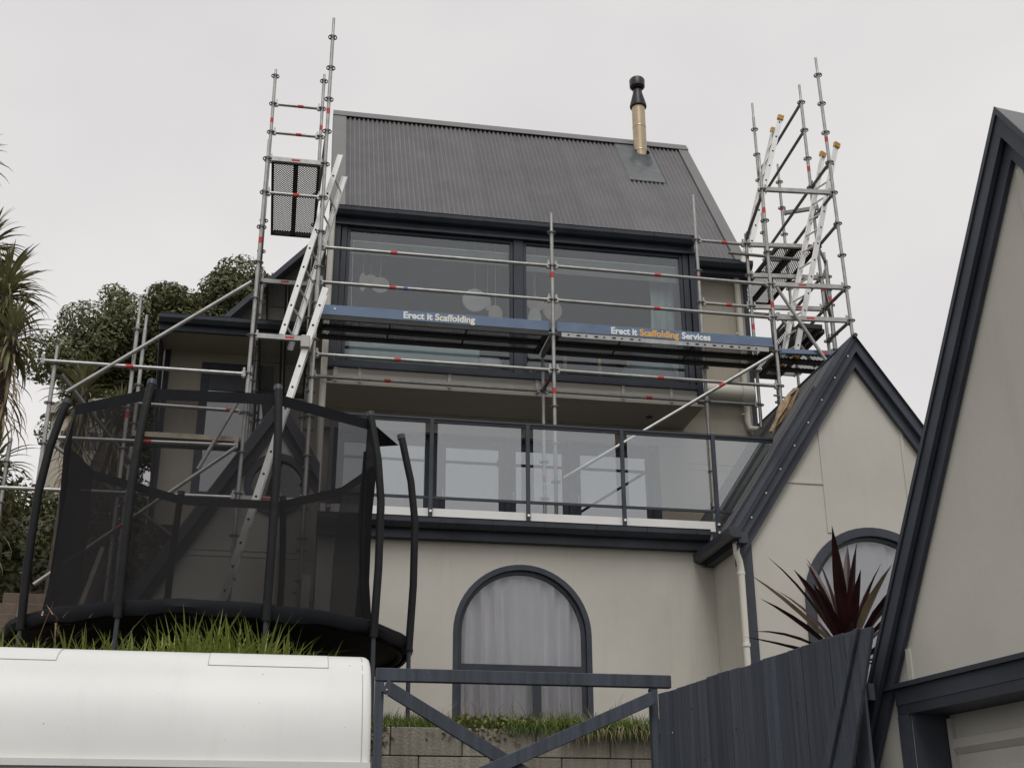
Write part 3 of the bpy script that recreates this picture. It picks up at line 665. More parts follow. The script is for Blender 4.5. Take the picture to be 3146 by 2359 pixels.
# ------------------------------------------------------------------ front walkway scaffold
YF, YK = 14.504, 15.23; LV = lambda k: 9.78-.5*k
XA, XB, XC = .178, 3.244, 6.315
fs = thing('scaffold_walkway', (3.2, 14.8, 5.64), 'steel scaffold walkway with blue lettered toe boards along the upper window', 'scaffold')
standard(fs, XA, YF, 3.35, 9.50, 9.78, spigot=.0)
standard(fs, XB, YF, 5.64, 10.09, 9.78, tape=(9.10, 7.45), lo=6.0)
standard(fs, XA, YK, 5.64, 8.2, 9.78, GALVD, spigot=0)
standard(fs, XB+.01, YK, 5.64, 8.22, 9.78, spigot=0, tape=(6.50,))
standard(fs, 5.545, 15.24, 5.64, 11.03, 9.78, tape=(9.62,), lo=6)
for k in (1, 2, 4):
    ledger(fs, (XA, YF, LV(k)), (XB, YF, LV(k)), tape=.30 if k < 3 else .33)
    ledger(fs, (XB, YF, LV(k)), (XC, YF+.02, LV(k)), tape=.46 if k == 1 else .45)
t = Vector((XA, YF, LV(2))).lerp(Vector((XB, YF, LV(2))), .36); MB().tube(t, t+Vector((.05, 0, 0)), .0253, 12).build('tape_band', mat('blue_tape', (.05, .16, .42), .6), fs)
ledger(fs, (XA, YK, LV(4)), (XB, YK, LV(4)), tape=.31)
ledger(fs, (XB, YK, LV(4)), (6.30, YK, LV(4)), tape=.47)
for x in (XA, XB): transom(fs, (x, YF, LV(3)), (x, YK, LV(3)), GALVD, None)
ledger(fs, (XB, YF, LV(4)), (XB+.01, YK, LV(4)), GALVD, .4)
for y in (14.71, 15.03):
    plank(fs, (XA+.05, y, LV(3)+.03), (XB-.05, y, LV(3)+.03)); plank(fs, (XB+.05, y, LV(3)+.03), (XC-.05, y, LV(3)+.03))
ed = B(XB+.12, XC-.1, 14.543, 14.549, LV(3)+.0, LV(3)+.062).build('edge_beam', GALV, fs)
for i in range(9): 
    x = XB+.2+i*.12; B(x, x+(.05 if i % 2 else .026), 14.540, 14.5425, LV(3)+.022, LV(3)+.042).build('slot', BLACK, ed)
for i in range(9):
    x = XC-1.25+i*.12; B(x, x+(.05 if i % 2 else .026), 14.540, 14.5425, LV(3)+.022, LV(3)+.042).build('slot', BLACK, ed)
def text_on(par, s, x, z, size, y, m, xs=1.0, th=.004):
    cu = bpy.data.curves.new('lettering', 'FONT'); cu.body = s; cu.size = size; cu.extrude = .001; cu.offset = .0045; cu.resolution_u = 3
    to = bpy.data.objects.new('tmp', cu); COL.objects.link(to); bpy.context.view_layer.update()
    me = bpy.data.meshes.new_from_object(to); bpy.data.objects.remove(to)
    mb = bpy.data.meshes.new('lettering'); 
    vs_ = [v.co.copy() for v in me.vertices]; wd = max(v.x for v in vs_)-min(v.x for v in vs_); x0 = min(v.x for v in vs_)
    sc_ = xs/wd
    for v in me.vertices: c_ = v.co.copy(); v.co = Vector((x+(c_.x-x0)*sc_, y-c_.z, z+c_.y))-base(par)
    me.materials.clear(); me.materials.append(m); me.name = 'lettering'
    o = bpy.data.objects.new('lettering', me); COL.objects.link(o); o.parent = par; return o
tb1 = B(XA+.06, XB-.04, 14.545, 14.575, 8.352, 8.492).build('toe_board', BLUE, fs, bevel=.004)
tb2 = B(XB+.06, XC-.03, 14.550, 14.580, 8.352, 8.495).build('toe_board', BLUE, fs, bevel=.004)
tag(tb1, 'blue toe board reading Erect it Scaffolding'); tag(tb2, 'blue toe board reading Erect it Scaffolding Services')
text_on(tb1, 'Erect it', 1.294, 8.383, .128, 14.5435, WHITEP, .375); text_on(tb1, 'Scaffolding', 1.70, 8.383, .128, 14.5435, PAPER, .52)
text_on(tb2, 'Erect it', 4.037, 8.383, .128, 14.5485, WHITEP, .355); text_on(tb2, 'Scaffolding', 4.425, 8.383, .128, 14.5485, ORANGEP, .54); text_on(tb2, 'Services', 5.005, 8.383, .128, 14.5485, WHITEP, .40)
MB().tube((.42, 14.54, 8.44), (.42, 14.546, 8.44), .012, 8).build('rivet', ALU, tb1)
ledger(fs, (XB+.03, YF-.045, 6.28), (XC-.03, YF-.03, 8.24), tape=.72, name='brace', rad=.0242, heads=False)
ledger(fs, (5.545, 15.24, 10.28), (6.306, 15.24, 10.28), tape=.5); ledger(fs, (5.545, 15.24, 9.28), (6.306, 15.24, 9.28), tape=.5)
# ------------------------------------------------------------------ right tower
rs = thing('scaffold_tower', (6.9, 15.2, 6.9), 'tall steel scaffold tower with two ladders at the right end of the house', 'scaffold')
standard(rs, XC, YF+.022, 7.36, 11.35, 9.78, tape=(8.93, 10.4))
standard(rs, 7.375, 14.43, 7.0, 13.09, 9.78, tilt=-.018, tape=(11.62, 8.45))
standard(rs, 6.306, 15.24, 7.45, 10.46, 9.78, spigot=.1, tape=(8.92,))
standard(rs, 7.365, 15.13, 7.0, 13.10, 9.78, tilt=-.006, tape=(11.55, 9.55))
standard(rs, 7.44, 17.2, 6.9, 14.18, 9.65, GALV)
standard(rs, 7.80, 17.2, 6.6, 13.0, 9.65, GALV, tape=(12.1,))
standard(rs, 7.93, 16.1, 6.6, 10.75, 9.6, GALV, tape=(9.9,)); standard(rs, 8.2, 16.6, 6.6, 10.9, 9.6, GALVD)
MB().path([(XC, YF+.022, 7.30), (XC, YF+.022, 7.9)], .019, 10).build('base_jack', GALVD, rs); MB().bar((XC-.11, YF-.02, 7.63), (XC+.11, YF+.06, 7.63), .03, .014).build('jack_nut', GALV, rs)
B(XC-.08, XC+.08, YF-.06, YF+.1, 7.27, 7.30).build('base_plate', GALVD, rs)
for z, tp, mm in ((10.78, None, GALV), (9.28, .36, GALV), (8.78, .42, GALV), (8.28, .55, BLUE)): transom(rs, (XC, YF+.01, z), (7.375-.018*(z-9.5), 14.43, z), mm, tp)
for z, tp in ((10.28, .8), (9.78, None), (9.28, .6)): transom(rs, (6.306, 15.24, z), (7.365, 15.13, z), GALV, tp)
for z in (12.78, 12.28, 11.28, 10.78, 9.78, 9.28): ledger(rs, (7.365-.006*(z-9.5), 15.13, z), (7.44, 17.2, z), GALVD, None)
for z in (11.28, 10.78, 10.28, 9.28, 8.78, 8.28): ledger(rs, (7.375-.018*(z-9.5), 14.43, z), (7.365, 15.13, z), GALVD, .45 if z in (9.28,) else None)
ledger(rs, (6.315, 14.53, 10.72), (6.306, 15.24, 10.36), GALVD, None)
ledger(rs, (7.44, 17.2, 11.15), (7.80, 17.2, 11.15), GALV, None); transom(rs, (7.80, 17.2, 12.05), (8.35, 16.9, 12.05), GALVD, None); transom(rs, (6.85, 17.22, 10.15), (7.80, 17.22, 10.15), GALV, .5); transom(rs, (6.85, 17.22, 9.15), (7.80, 17.22, 9.15), GALV, .5)
ledger(rs, (7.44, 17.2, 10.65), (8.2, 16.6, 10.65), GALVD, None); transom(rs, (7.365, 15.13, 9.78), (7.93, 16.1, 9.6), GALV, None); ledger(rs, (7.365, 15.13, 10.28), (7.93, 16.1, 10.6), GALVD, None)
ledger(rs, (XC+.02, 14.44, 9.25), (7.05, 14.40, 7.98), tape=None, name='brace', heads=False); ledger(rs, (6.6, 15.1, 9.2), (7.15, 15.1, 8.3), tape=None, name='brace', heads=False)
for x in (6.96, 7.27): plank(rs, (x, 15.26, 10.32), (x, 17.25, 10.32), .305)
for y in (14.70, 15.01): plank(rs, (XC+.04, y, 8.29), (7.34, y, 8.29), .305)
for x in (6.95,): plank(rs, (x, 14.75, 8.80), (x, 15.75, 8.80), .34)
for x in (6.95, 7.26): plank(rs, (x, 15.3, 9.0), (x, 17.1, 9.0), .305)
ledger(rs, (5.95, 15.2, 10.1), (7.2, 15.16, 10.06), GALVD, None, heads=False)
MB().tube((6.306, 15.24, 10.05), (6.306, 15.24, 10.15), .0255, 12).build('tape_band', ORANGE, rs)
# ------------------------------------------------------------------ left tower
lt = thing('scaffold_tower', (-.2, 15.5, 3.4), 'narrow steel scaffold tower standing against the left side of the house', 'scaffold')
YT, YT2 = 14.24, 16.31; g0 = 9.354; XF, XT = -.557, .184
standard(lt, XT, YT, 3.37, 12.67, g0, tape=(11.12,), lo=4)
standard(lt, XF, YT, 3.37, 10.64, g0, tape=(9.12,), tilt=.006, lo=4)
standard(lt, XF-.057, YT2, 4.4, 13.21, 13.09, tape=(12.25,), spigot=.1, lo=7); standard(lt, XT-.065, YT2, 4.4, 13.21, 13.09, tape=(12.2, 10.6), spigot=.1, lo=7)
standard(lt, XF-.06, 18.0, 6.0, 10.6, 9.1, GALVD); 
ledger(lt, (XF-.057, YT2, 12.59), (XT-.065, YT2, 12.59), tape=.5); ledger(lt, (XF-.057, YT2, 12.09), (XT-.065, YT2, 12.09), tape=.5)
transom(lt, (XF, YT, 10.354), (XT, YT, 10.354), tape=.42); ledger(lt, (XF, YT, 9.854), (XT, YT, 9.854), tape=.48)
transom(lt, (XF-.06, YT2, 9.62), (XT-.065, YT2, 9.62), tape=.42); transom(lt, (XF, YT, 7.854), (XT, YT, 7.854), tape=.52)
transom(lt, (XF-.02, YT, 5.80), (XT, YT, 5.80), tape=.36)
for z in (10.854, 9.854, 8.854, 8.354): ledger(lt, (XT, YT, z), (XT-.065, YT2, z), GALVD, None)
for z in (9.854, 8.854, 8.354): ledger(lt, (XF, YT, z), (XF-.06, YT2, z), GALVD, None)
for x in (-.345, -.031): plank(lt, (x, YT+.05, 10.37), (x, YT2-.02, 10.37), .314); plank(lt, (x-.02, YT2+.05, 9.64), (x-.02, 17.95, 9.64), .3); plank(lt, (x, YT+.05, 7.88), (x, YT2-.02, 7.88), .3)
# ------------------------------------------------------------------ lower left scaffold bay
ls = thing('scaffold_bay', (-1.8, 14.3, 3.5), 'low steel scaffold bay with long diagonal braces behind the trampoline', 'scaffold')
standard(ls, -2.79, YT, 3.37, 7.55, 7.33, tape=(5.62,), spigot=.2); standard(ls, -1.915, YT+.02, 3.37, 8.26, 7.33, spigot=.35, tape=(6.7,)); standard(ls, -1.9, 14.85, 3.45, 8.3, 7.35, spigot=.2)
standard(ls, -3.3, 14.9, 3.5, 6.6, 6.3, spigot=.0)
ledger(ls, (-2.97, YT-.05, 7.33), (XF-.02, YT-.02, 7.337), tape=.41); ledger(ls, (-2.12, YT+.62, 7.12), (XF-.05, YT+.62, 7.10), tape=.85)
ledger(ls, (-3.3, YT-.03, 5.78), (XF-.03, YT-.02, 5.80), tape=None); ledger(ls, (-2.79, YT, 6.41), (XF-.04, YT, 6.44), tape=.5)
ledger(ls, (-2.66, YT-.05, 6.92), (XF-.02, YT-.05, 8.59), tape=None, name='brace', heads=False); ledger(ls, (XF-.08, YT-.05, 7.04), (-1.08, YT-.05, 6.05), tape=None, name='brace', heads=False)
ledger(ls, (XF-.05, YT-.05, 6.43), (-2.72, YT-.05, 4.66), tape=.58, name='brace', heads=False); ledger(ls, (-2.75, YT+.02, 7.25), (-1.75, 14.9, 6.2), GALVD, None, name='brace', heads=False); ledger(ls, (-2.9, YT+.6, 6.6), (-1.2, 14.9, 5.4), GALVD, None, name='brace', heads=False)
plank(ls, (-2.0, 14.45, 6.50), (XF-.05, 14.45, 6.50), .3); B(-1.84, XF-.06, 14.27, 14.30, 6.50, 6.56).build('edge_board', mat('worn_pine', (.42, .37, .27), .8, 0, .25, 9), ls)
# ------------------------------------------------------------------ ladders
def ladder(name, a0, a1, b0, b1, label, group='aluminium access ladders', feet=None, caps=None, first=.18, pitch=.28, rail=.075, both=True):
    """stile a (a0 bottom, a1 top) and stile b"""
    a0, a1, b0, b1 = map(Vector, (a0, a1, b0, b1)); root = thing(name, a0, label, 'ladder', group)
    d = (a1-a0).normalized(); L = (a1-a0).length; ac = (b0-a0).normalized(); fl = d.cross(ac).normalized()
    def stile(p, q, sgn):
        mb = MB(); mb.bar(p, q, rail, .006, ac); 
        for s_ in (-1, 1): mb.bar(p+fl*s_*(rail/2-.003)+ac*sgn*.014, q+fl*s_*(rail/2-.003)+ac*sgn*.014, .006, .022, ac)
        o = mb.build('stile', ALU, root)
        return o
    sa = stile(a0, a1, 1); sb = stile(b0, b1, -1)
    t = first
    while t < min(L, (b1-b0).length)-.05:
        p = a0+d*t; q = b0+(b1-b0).normalized()*t
        MB().tube(p, q, .014, 8).build('rung', ALU, root)
        for pp, st, sg in ((p, sa, -1), (q, sb, 1)): MB().tube(pp+ac*sg*.004, pp+ac*sg*.0055, .015, 8).build('rung_end', BLACK, st)
        t += pitch
    if caps:
        for p in (a1, b1): MB().bar(p-d*.01, p+d*.07, rail+.02, .05, ac).build('end_cap', ORANGE, root)
    if feet:
        for p in (a0, b0): MB().bar(p-d*.02, p+d*.07, rail+.012, .045, ac).build('foot', ORANGE if feet == 2 else RUBBER, root)
    return root
ladder('ladder', (-.225, 14.42, 7.935), (.378, 14.42, 10.63), (-.10, 14.8, 7.935), (.47, 14.8, 10.53), 'bright aluminium ladder leaning inside the left tower between its two decks')
ladder('ladder', (-.93, 13.98, 3.4), (.277, 13.98, 8.45), (-.93, 14.20, 3.4), (.277, 14.20, 8.45), 'long aluminium ladder rising behind the trampoline to the walkway end', feet=1)
B(.02, .13, 13.93, 14.22, 7.62, 7.78).build('sleeve', mat('grey_bracket', (.45, .44, .41), .6), bpy.data.objects['ladder.001'], bevel=.01)
ladder('ladder', (6.70, 14.78, 8.345), (7.66, 14.78, 11.80), (6.60, 15.06, 8.345), (7.56, 15.06, 11.80), 'nearer aluminium ladder in the right tower, orange caps on its top ends', caps=1, feet=2)
ladder('ladder', (6.50, 15.6, 10.385), (7.19, 15.6, 12.77), (6.52, 15.95, 10.385), (7.21, 15.95, 12.77), 'farther aluminium ladder in the right tower beside the roof edge', caps=1)
# ------------------------------------------------------------------ trampoline
TX, TY, TR, TZ = -.60, 12.0, 1.93, 3.70
tr = thing('trampoline', (TX, TY, H(TX, TY)), 'big round black trampoline with a sagging safety net in front of the house', 'trampoline')
def pol(a, r, z): return Vector((TX+.91*r*math.cos(R(a)), TY+.91*r*math.sin(R(a)), z))
MB().lathe((TX, TY, TZ-.05), [(0, -.03), (1.2, -.02), (1.70, 0)], 48).build('jumping_mat', BLACK, tr)
m = MB(); n = 72; prof = [(1.62, .0), (1.66, .045), (1.95, .06), (2.02, .035), (2.035, -.02), (2.01, -.075), (1.97, -.08), (1.97, -.03), (1.62, -.012)]
for i in range(n):
    for (r_, z_) in prof:
        wob = .012*math.sin(i*1.7)+.01*math.sin(i*.61+1)
        m.v.append(pol(360*i/n, r_, TZ+z_+(wob if z_ < -.02 else wob*.4)))
k = len(prof)
for i in range(n):
    j = (i+1) % n
    for q in range(k): m.f.append((i*k+q, j*k+q, j*k+(q+1) % k, i*k+(q+1) % k))
m.build('edge_pad', BLACK, tr, smooth=True)
MB().path([pol(360*i/48, 1.9, TZ-.06) for i in range(49)], .028, 8).build('frame_ring', BLACK, tr, smooth=True)
pa = [-144, -111, -75, -42, -20, 72, 109, 150]
for a in pa:
    zb = H(*pol(a, 2.05, 0).xy)-.02
    bow = .05 if a in (-42, -20) else .03
    pts = [pol(a, 2.06, zb), pol(a, 2.05, TZ-.1), pol(a, 2.06+bow*.4, TZ+.5), pol(a, 2.04+bow*.8, TZ+1.1), pol(a, 2.0+bow*.5, TZ+1.5), pol(a, 1.96, TZ+1.75), pol(a, 1.91, TZ+1.95)]
    MB().path(pts[1:], .036, 10).build('pole', FOAM, tr, smooth=True)
    MB().tube(pts[0], pts[1], .02, 8).build('leg', DARK2, tr, smooth=True)
    MB().path([pol(a, 1.912, TZ+1.93), pol(a, 1.90, TZ+1.975)], .04, 10).build('pole_cap', DARK2, tr, smooth=True)
nk = [(-140, 1.93, 1.88), (-111, 1.95, 1.90), (-75, 1.95, 1.90), (-43, 1.93, 1.90), (-27, 1.74, 1.74), (5, 1.54, 1.58), (40, 1.6, 1.64), (72, 1.9, 1.84), (109, 1.9, 1.84), (150, 1.8, 1.76), (183, 1.72, 1.7)]
ztop = [TZ+1.90]*len(nk)
def ring(zf, rf): return [pol(a, rf(r0, r1), zf(i)) for i, (a, r0, r1) in enumerate(nk)]
rows = [(lambda i: TZ+.05, lambda a, b: a), (lambda i: TZ+.5, lambda a, b: a-.05), (lambda i: TZ+1.1, lambda a, b: a*.5+b*.5-.05), (lambda i: ztop[i]-.10, lambda a, b: b), (lambda i: ztop[i], lambda a, b: b+.005)]
V = [ring(*r_) for r_ in rows]; N = len(nk)
mb = MB()
for q in range(3):
    for i in range(N): j = (i+1) % N; mb.quad(V[q][i], V[q][j], V[q+1][j], V[q+1][i])
mb.build('safety_net', NET, tr)
mb = MB()
for i in range(N): j = (i+1) % N; mb.quad(V[3][i], V[3][j], V[4][j], V[4][i])
mb.build('net_band', BLACK, tr)
mb = MB().quad(V[4][3], pol(-20, 1.88, TZ+1.87), V[3][4], V[3][3]); mb.build('net_corner', BLACK, tr)
mb = MB().path([pol(-42, 1.86, TZ+1.6), pol(-41, 1.82, TZ+1.0), pol(-41, 1.85, TZ+.5), pol(-41, 1.84, TZ+.1)], [.015, .03, .022, .035], 8); mb.build('zip_flap', BLACK, tr, smooth=True)
# ------------------------------------------------------------------ retaining wall
rwall = thing('retaining_wall', (2.2, 10.6, 0), 'low grey concrete block retaining wall below the grass edge', 'wall', None)
joints = {0: [.66, .945, 1.54, 2.165, 2.80, 3.4, 4.0], 1: [.66, 1.18, 1.78, 2.38, 2.98, 3.58, 4.0]}
for r_ in range(5):
    z1 = 2.845-.232*r_; js = joints[r_ % 2]
    for a, b in zip(js[:-1], js[1:]):
        dy = random.uniform(-.006, .006)
        B(a+.004, b-.004, 10.6+dy, 10.72+dy, z1-.226, z1).build('block', CONC, rwall, bevel=.006)
B(.66, 4.0, 10.64, 10.71, 0, 2.83).build('core', mat('joint_shadow', (.05, .045, .04), .95), rwall)
# ------------------------------------------------------------------ gate
gt = thing('gate', (1.75, 9.0, 0), 'charcoal timber gate frame with crossed braces beside the van', 'gate')
B(.683, 2.85, 8.975, 9.035, 2.966, 3.058).build('top_rail', STAIN, gt, bevel=.005)
B(.684, .745, 8.98, 9.03, 0, 2.964).build('post', STAIN, gt, bevel=.004); B(2.69, 2.745, 8.985, 9.05, 0, 2.964).build('post', STAIN, gt, bevel=.004)
MB().bar((.72, 8.955, 2.945), (1.72, 8.955, 2.385), .04, .09, (0, -1, 0)) if 0 else None
def brace(a, b, y, name='brace', heads=False):
    a = Vector((a[0], y, a[1])); b = Vector((b[0], y, b[1])); MB().bar(a, b, .092, .036, (0, 1, 0)).build(name, STAIN, gt, bevel=.004)
for z in (2.9, 2.86): MB().tube((.76, 8.928, z), (.76, 8.936, z), .008, 8).build('bolt', GALV, gt)
brace((.745, 2.93), (1.66, 2.405), 8.955); brace((2.69, 2.885), (1.1, 2.20), 8.935); brace((1.60, 2.43), (2.6, 1.9), 8.957)
# ------------------------------------------------------------------ board fence
fc = thing('fence', (2.95, 7.8, 0), 'dark charcoal fence of upright boards running back from the garage', 'fence')
f0, f1 = Vector((2.735, 8.94, 0)), Vector((3.17, 6.52, 0)); fd = (f1-f0).normalized(); fn = Vector((-fd.y, fd.x, 0)); 
if fn.x > 0: fn = -fn
rs_ = random.Random(2); STAINS = [STAIN, mat('fence_stain_pale', (.075, .084, .102), .75, 0, .25, 3, .08, 30, streak=7, spec=.2), mat('fence_stain_dark', (.060, .068, .084), .75, 0, .25, 3, .08, 30, streak=7, spec=.2)]
FL = (f1-f0).length; nb = 17; bw = FL/nb
for i in range(nb):
    p = f0+fd*(bw*i+.003)+fn*random.uniform(0, .008); q = f0+fd*(bw*(i+1)-.004)+fn*random.uniform(0, .008)
    tz = 2.915+.03*(i/nb)+random.uniform(-.006, .006); tk = -fn*.02
    mb = MB(); mb.hexa([p, q, q+tk, p+tk]+[x+Vector((0, 0, tz)) for x in (p, q, q+tk, p+tk)]); mb.build('board', STAINS[rs_.randrange(3)], fc, bevel=.003)
for (bi, z) in ((1, 2.62), (4, 2.4), (7, 2.55), (9, 2.2), (12, 2.62), (3, 2.75)):
    p = f0+fd*(bw*(bi+.45))+fn*.009+Vector((0, 0, z)); MB().tube(p, p+fn*.003, .006, 8).build('nail', ALU if bi in (1, 9) else DARK2, fc)
for z in (.6, 1.8, 2.6): MB().bar(f0-fn*.045+Vector((0, 0, z)), f1-fn*.045+Vector((0, 0, z)), .04, .09).build('rail', STAIN, fc)
# ------------------------------------------------------------------ garage
GA = R(-8.0); gd = Vector((math.sin(GA), math.cos(GA), 0)); gn = Vector((-gd.y, gd.x, 0)); G0 = Vector((3.378, 6.131, 0))
def G(t, o, z): return G0+gd*t+gn*o+Vector((0, 0, z))
gar = thing('garage', G(-1.1, -2.5, 0), 'beige garage gable with dark barge boards and ribbed roller door on the right', 'garage')
def gbox(t0, t1, o0, o1, z0, z1): return MB().hexa([G(t0, o0, z0), G(t1, o0, z0), G(t1, o1, z0), G(t0, o1, z0), G(t0, o0, z1), G(t1, o0, z1), G(t1, o1, z1), G(t0, o1, z1)])
ga_t, ga_z, gs = -1.20, 5.34, 1.60
gl = lambda t: ga_z-abs(t-ga_t)*gs
dl, dr_, dz = .235, -2.43, 2.50       # door opening
def gpoly(pts, o0, o1):
    P0 = [G(t, o0, z) for t, z in pts]; return MB().prism(P0, gn*(o1-o0))
gpoly([(dl, 0), (1.05, 0), (1.05, gl(1.05)-.1), (dl, gl(dl)-.1)], -.15, 0).build('wall', WALL, gar)
gpoly([(dr_, 0), (-3.25, 0), (-3.25, gl(-3.25)-.1), (dr_, gl(dr_)-.1)], -.15, 0).build('wall', WALL, gar)
gpoly([(dl, dz), (dl, gl(dl)-.1), (ga_t, ga_z-.1), (dr_, gl(dr_)-.1), (dr_, dz)], -.15, 0).build('gable_wall', WALL, gar)
gbox(.90, 1.05, -4.6, -.151, 0, gl(1.05)-.1).build('wall', WALL, gar); gbox(-3.25, -3.1, -4.6, -.151, 0, gl(-3.25)-.1).build('wall', WALL, gar)
def gb(side, o0, o1, d0, d1, te, name, m):
    L = math.hypot(1, gs); tb = ga_t+side*te; z = lambda t, d: gl(t)-d*L
    P = [G(ga_t, o0, z(ga_t, d1)), G(tb, o0, z(tb, d1)), G(tb, o1, z(tb, d1)), G(ga_t, o1, z(ga_t, d1)), G(ga_t, o0, z(ga_t, d0)), G(tb, o0, z(tb, d0)), G(tb, o1, z(tb, d0)), G(ga_t, o1, z(ga_t, d0))]
    return MB().hexa(P).build(name, m, gar)
for s_ in (1, -1):
    gb(s_, .045, .075, .012, .092, 2.6, 'barge_board', DARK)
    gb(s_, .010, .034, .07, .158, 2.5, 'inner_barge', DARK)
    gb(s_, .076, .086, -.005, .02, 2.6, 'barge_cap', DARK2)
    gb(s_, -4.8, .075, -.004, .011, 2.6, 'roof', ROOF)
    gb(s_, .001, .044, .012, .06, 2.6, 'verge_soffit', DARK)
# ribs of the sheet lining, cover battens
L_ = math.hypot(1, gs)
gbox(-1.245, -1.195, .001, .014, 2.64, ga_z-.36).build('cover_batten', WALL, gar)
gbox(.165, .205, .001, .014, 2.63, 2.80).build('cover_batten', WALL, gar); gbox(.386, .50, .001, .012, 2.545, 2.60).build('cover_batten', WALL, gar)
# door surround and ribbed door
gbox(dr_-.10, dl+.095, .001, .022, 2.515, 2.60).build('head_trim', DARK, gar); gbox(dr_-.15, dl+.15, .001, .05, 2.60, 2.625).build('head_flashing', DARK2, gar)
gbox(dr_-.10, dl+.093, .001, .018, 2.462, 2.514).build('head_trim', DARK2, gar)
gbox(dl+.0, dl+.095, .001, .02, 0, 2.46).build('jamb_trim', DARK, gar); gbox(dr_-.095, dr_, .001, .02, 0, 2.46).build('jamb_trim', DARK, gar)
gbox(dl-.022, dl-.001, -.24, -.001, 0, 2.46).build('jamb', DARK, gar); gbox(dr_, dr_+.022, -.24, -.001, 0, 2.46).build('jamb', DARK, gar); gbox(dr_, dl, -.24, -.001, 2.462, 2.498).build('head', DARK, gar)
gdo = gbox(dr_+.03, dl-.03, -.24, -.22, 0, 2.46).build('door', GDOOR, gar)
gbox(dl-.065, dl-.03, -.219, -.195, 0, 2.44).build('door_stile', GDOOR, gdo)
z = 2.44; i = 0
while z > .2:
    pr_ = [(0, 0), (.028, -.006), (.03, -.012), (.03, -.055), (.004, -.085), (0, -.085)]
    P = [G(dr_+.05, -.219+a, z+b-.10) for a, b in pr_]; MB().prism(P, gd*(dl-.07-dr_-.05)).build('door_rib', GDOOR, gdo); z -= .165
# raking boards where the fence meets the garage
def rake(pts, o0, o1):
    k_ = 1-o0/4.2; P = [(-5.6+(t+5.6)*k_, 1.6+(z-1.6)*k_) for t, z in pts]
    gpoly(P, o0, o1).build('raking_board', STAIN, gar, bevel=.003)
rake([(.64, 2.985), (.47, 2.97), (1.05, 1.75), (1.42, 1.75)], .24, .262)
rake([(.665, 2.99), (.615, 2.99), (1.36, 1.75), (1.47, 1.75)], .264, .285)
# ------------------------------------------------------------------ white van with a raised roof
van = thing('van', (-1.6, 6.9, 0), 'white van with a rounded high roof parked in the foreground', 'van')
hp_ = [(0, 2.125), (.010, 2.21), (.030, 2.30), (.060, 2.39), (.10, 2.47), (.152, 2.54), (.215, 2.59), (.29, 2.622), (.40, 2.645)]
hp_ = [(y, 2.125+(z-2.125)*1.085) for y, z in hp_]
prof = hp_+[(.9, 2.70)]+[(1.8-y, z) for y, z in reversed(hp_)]
mb = MB(); secs = [(-4.3, .82, .0), (-4.1, .93, .6), (-3.7, 1, 1), (-2.0, 1, 1.0), (.10, 1, 1), (.415, 1, 1), (.43, .999, .995), (.440, .995, .985), (.446, .985, .965), (.447, .97, .93)]
for (x, sy_, sz_) in secs:
    for (y, z) in prof: mb.v.append(Vector((x, 6.0+.9+(y-.9)*sy_, 2.125+(z-2.125)*(sz_ if sz_ else .15))))
k = len(prof)
for i in range(len(secs)-1):
    for q in range(k-1): mb.f.append((i*k+q, (i+1)*k+q, (i+1)*k+q+1, i*k+q+1))
mb.f.append(tuple(range((len(secs)-1)*k, len(secs)*k)))
rsz = mb.build('high_roof', VANW, van, smooth=True)
mb = MB(); bp = [(.0, .45), (-.03, .9), (-.03, 1.4), (0, 1.8), (.02, 2.11), (1.78, 2.11), (1.8, 1.8), (1.83, 1.4), (1.83, .9), (1.8, .45)]
mb.prism([(-4.6, 6.0+a, b) for a, b in bp], (5.06, 0, 0)); mb.build('body', VANW, van)
B(-4.3, .445, 5.975, 6.02, 2.112, 2.142).build('rain_gutter', VANW, van)
for (x0, x1) in ((-4.1, -3.1), (-2.9, -1.4), (-1.2, .2)): B(x0, x1, 5.962, 5.969, 1.45, 1.95).build('side_window', DGLASS, van)
for x in (-3.7, -.5):
    for y in (5.98, 7.62):
        wv = MB(); wv.tube((x, y, .34), (x, y+.2, .34), .34, 24); wo_ = wv.build('wheel', RUBBER, van); MB().tube((x, y-.01, .34), (x, y-.001, .34), .2, 20).build('rim', ALU, wo_)
def patch(x0, x1, q0, q1):
    mb = MB(); n = 10
    def P_(x, s):  # s along profile index (float)
        i = int(s); f_ = s-i; (y0, z0), (y1, z1) = prof[i], prof[i+1]; nn_ = Vector((0, -(z1-z0), (y1-y0))).normalized()
        if nn_.y > 0: nn_ = -nn_
        return Vector((x, 6.0+y0+(y1-y0)*f_, z0+(z1-z0)*f_))+nn_*.0025
    for i in range(n):
        s0, s1 = q0+(q1-q0)*i/n, q0+(q1-q0)*(i+1)/n; mb.quad(P_(x0, s0), P_(x1, s0), P_(x1, s1), P_(x0, s1))
    return mb
patch(-.325, .238, 5.35, 7.8).build('roof_patch', VANW, van); patch(-1.9, -1.02, 5.45, 7.8).build('roof_patch', VANW, van)
for (x0, x1, q) in ((-.325, .238, 5.35), (-1.9, -1.02, 5.45)): patch(x0, x1, q-.05, q).build('patch_edge', mat('grime_line', (.42, .40, .36), .8), van)
for (x, q0, q1) in ((.402, 0.02, 7.8), (-.327, 5.3, 7.8), (.238, 5.3, 7.8), (-1.02, 5.4, 7.8)): patch(x, x+.004, q0, q1).build('patch_edge', bpy.data.materials['grime_line'], van)
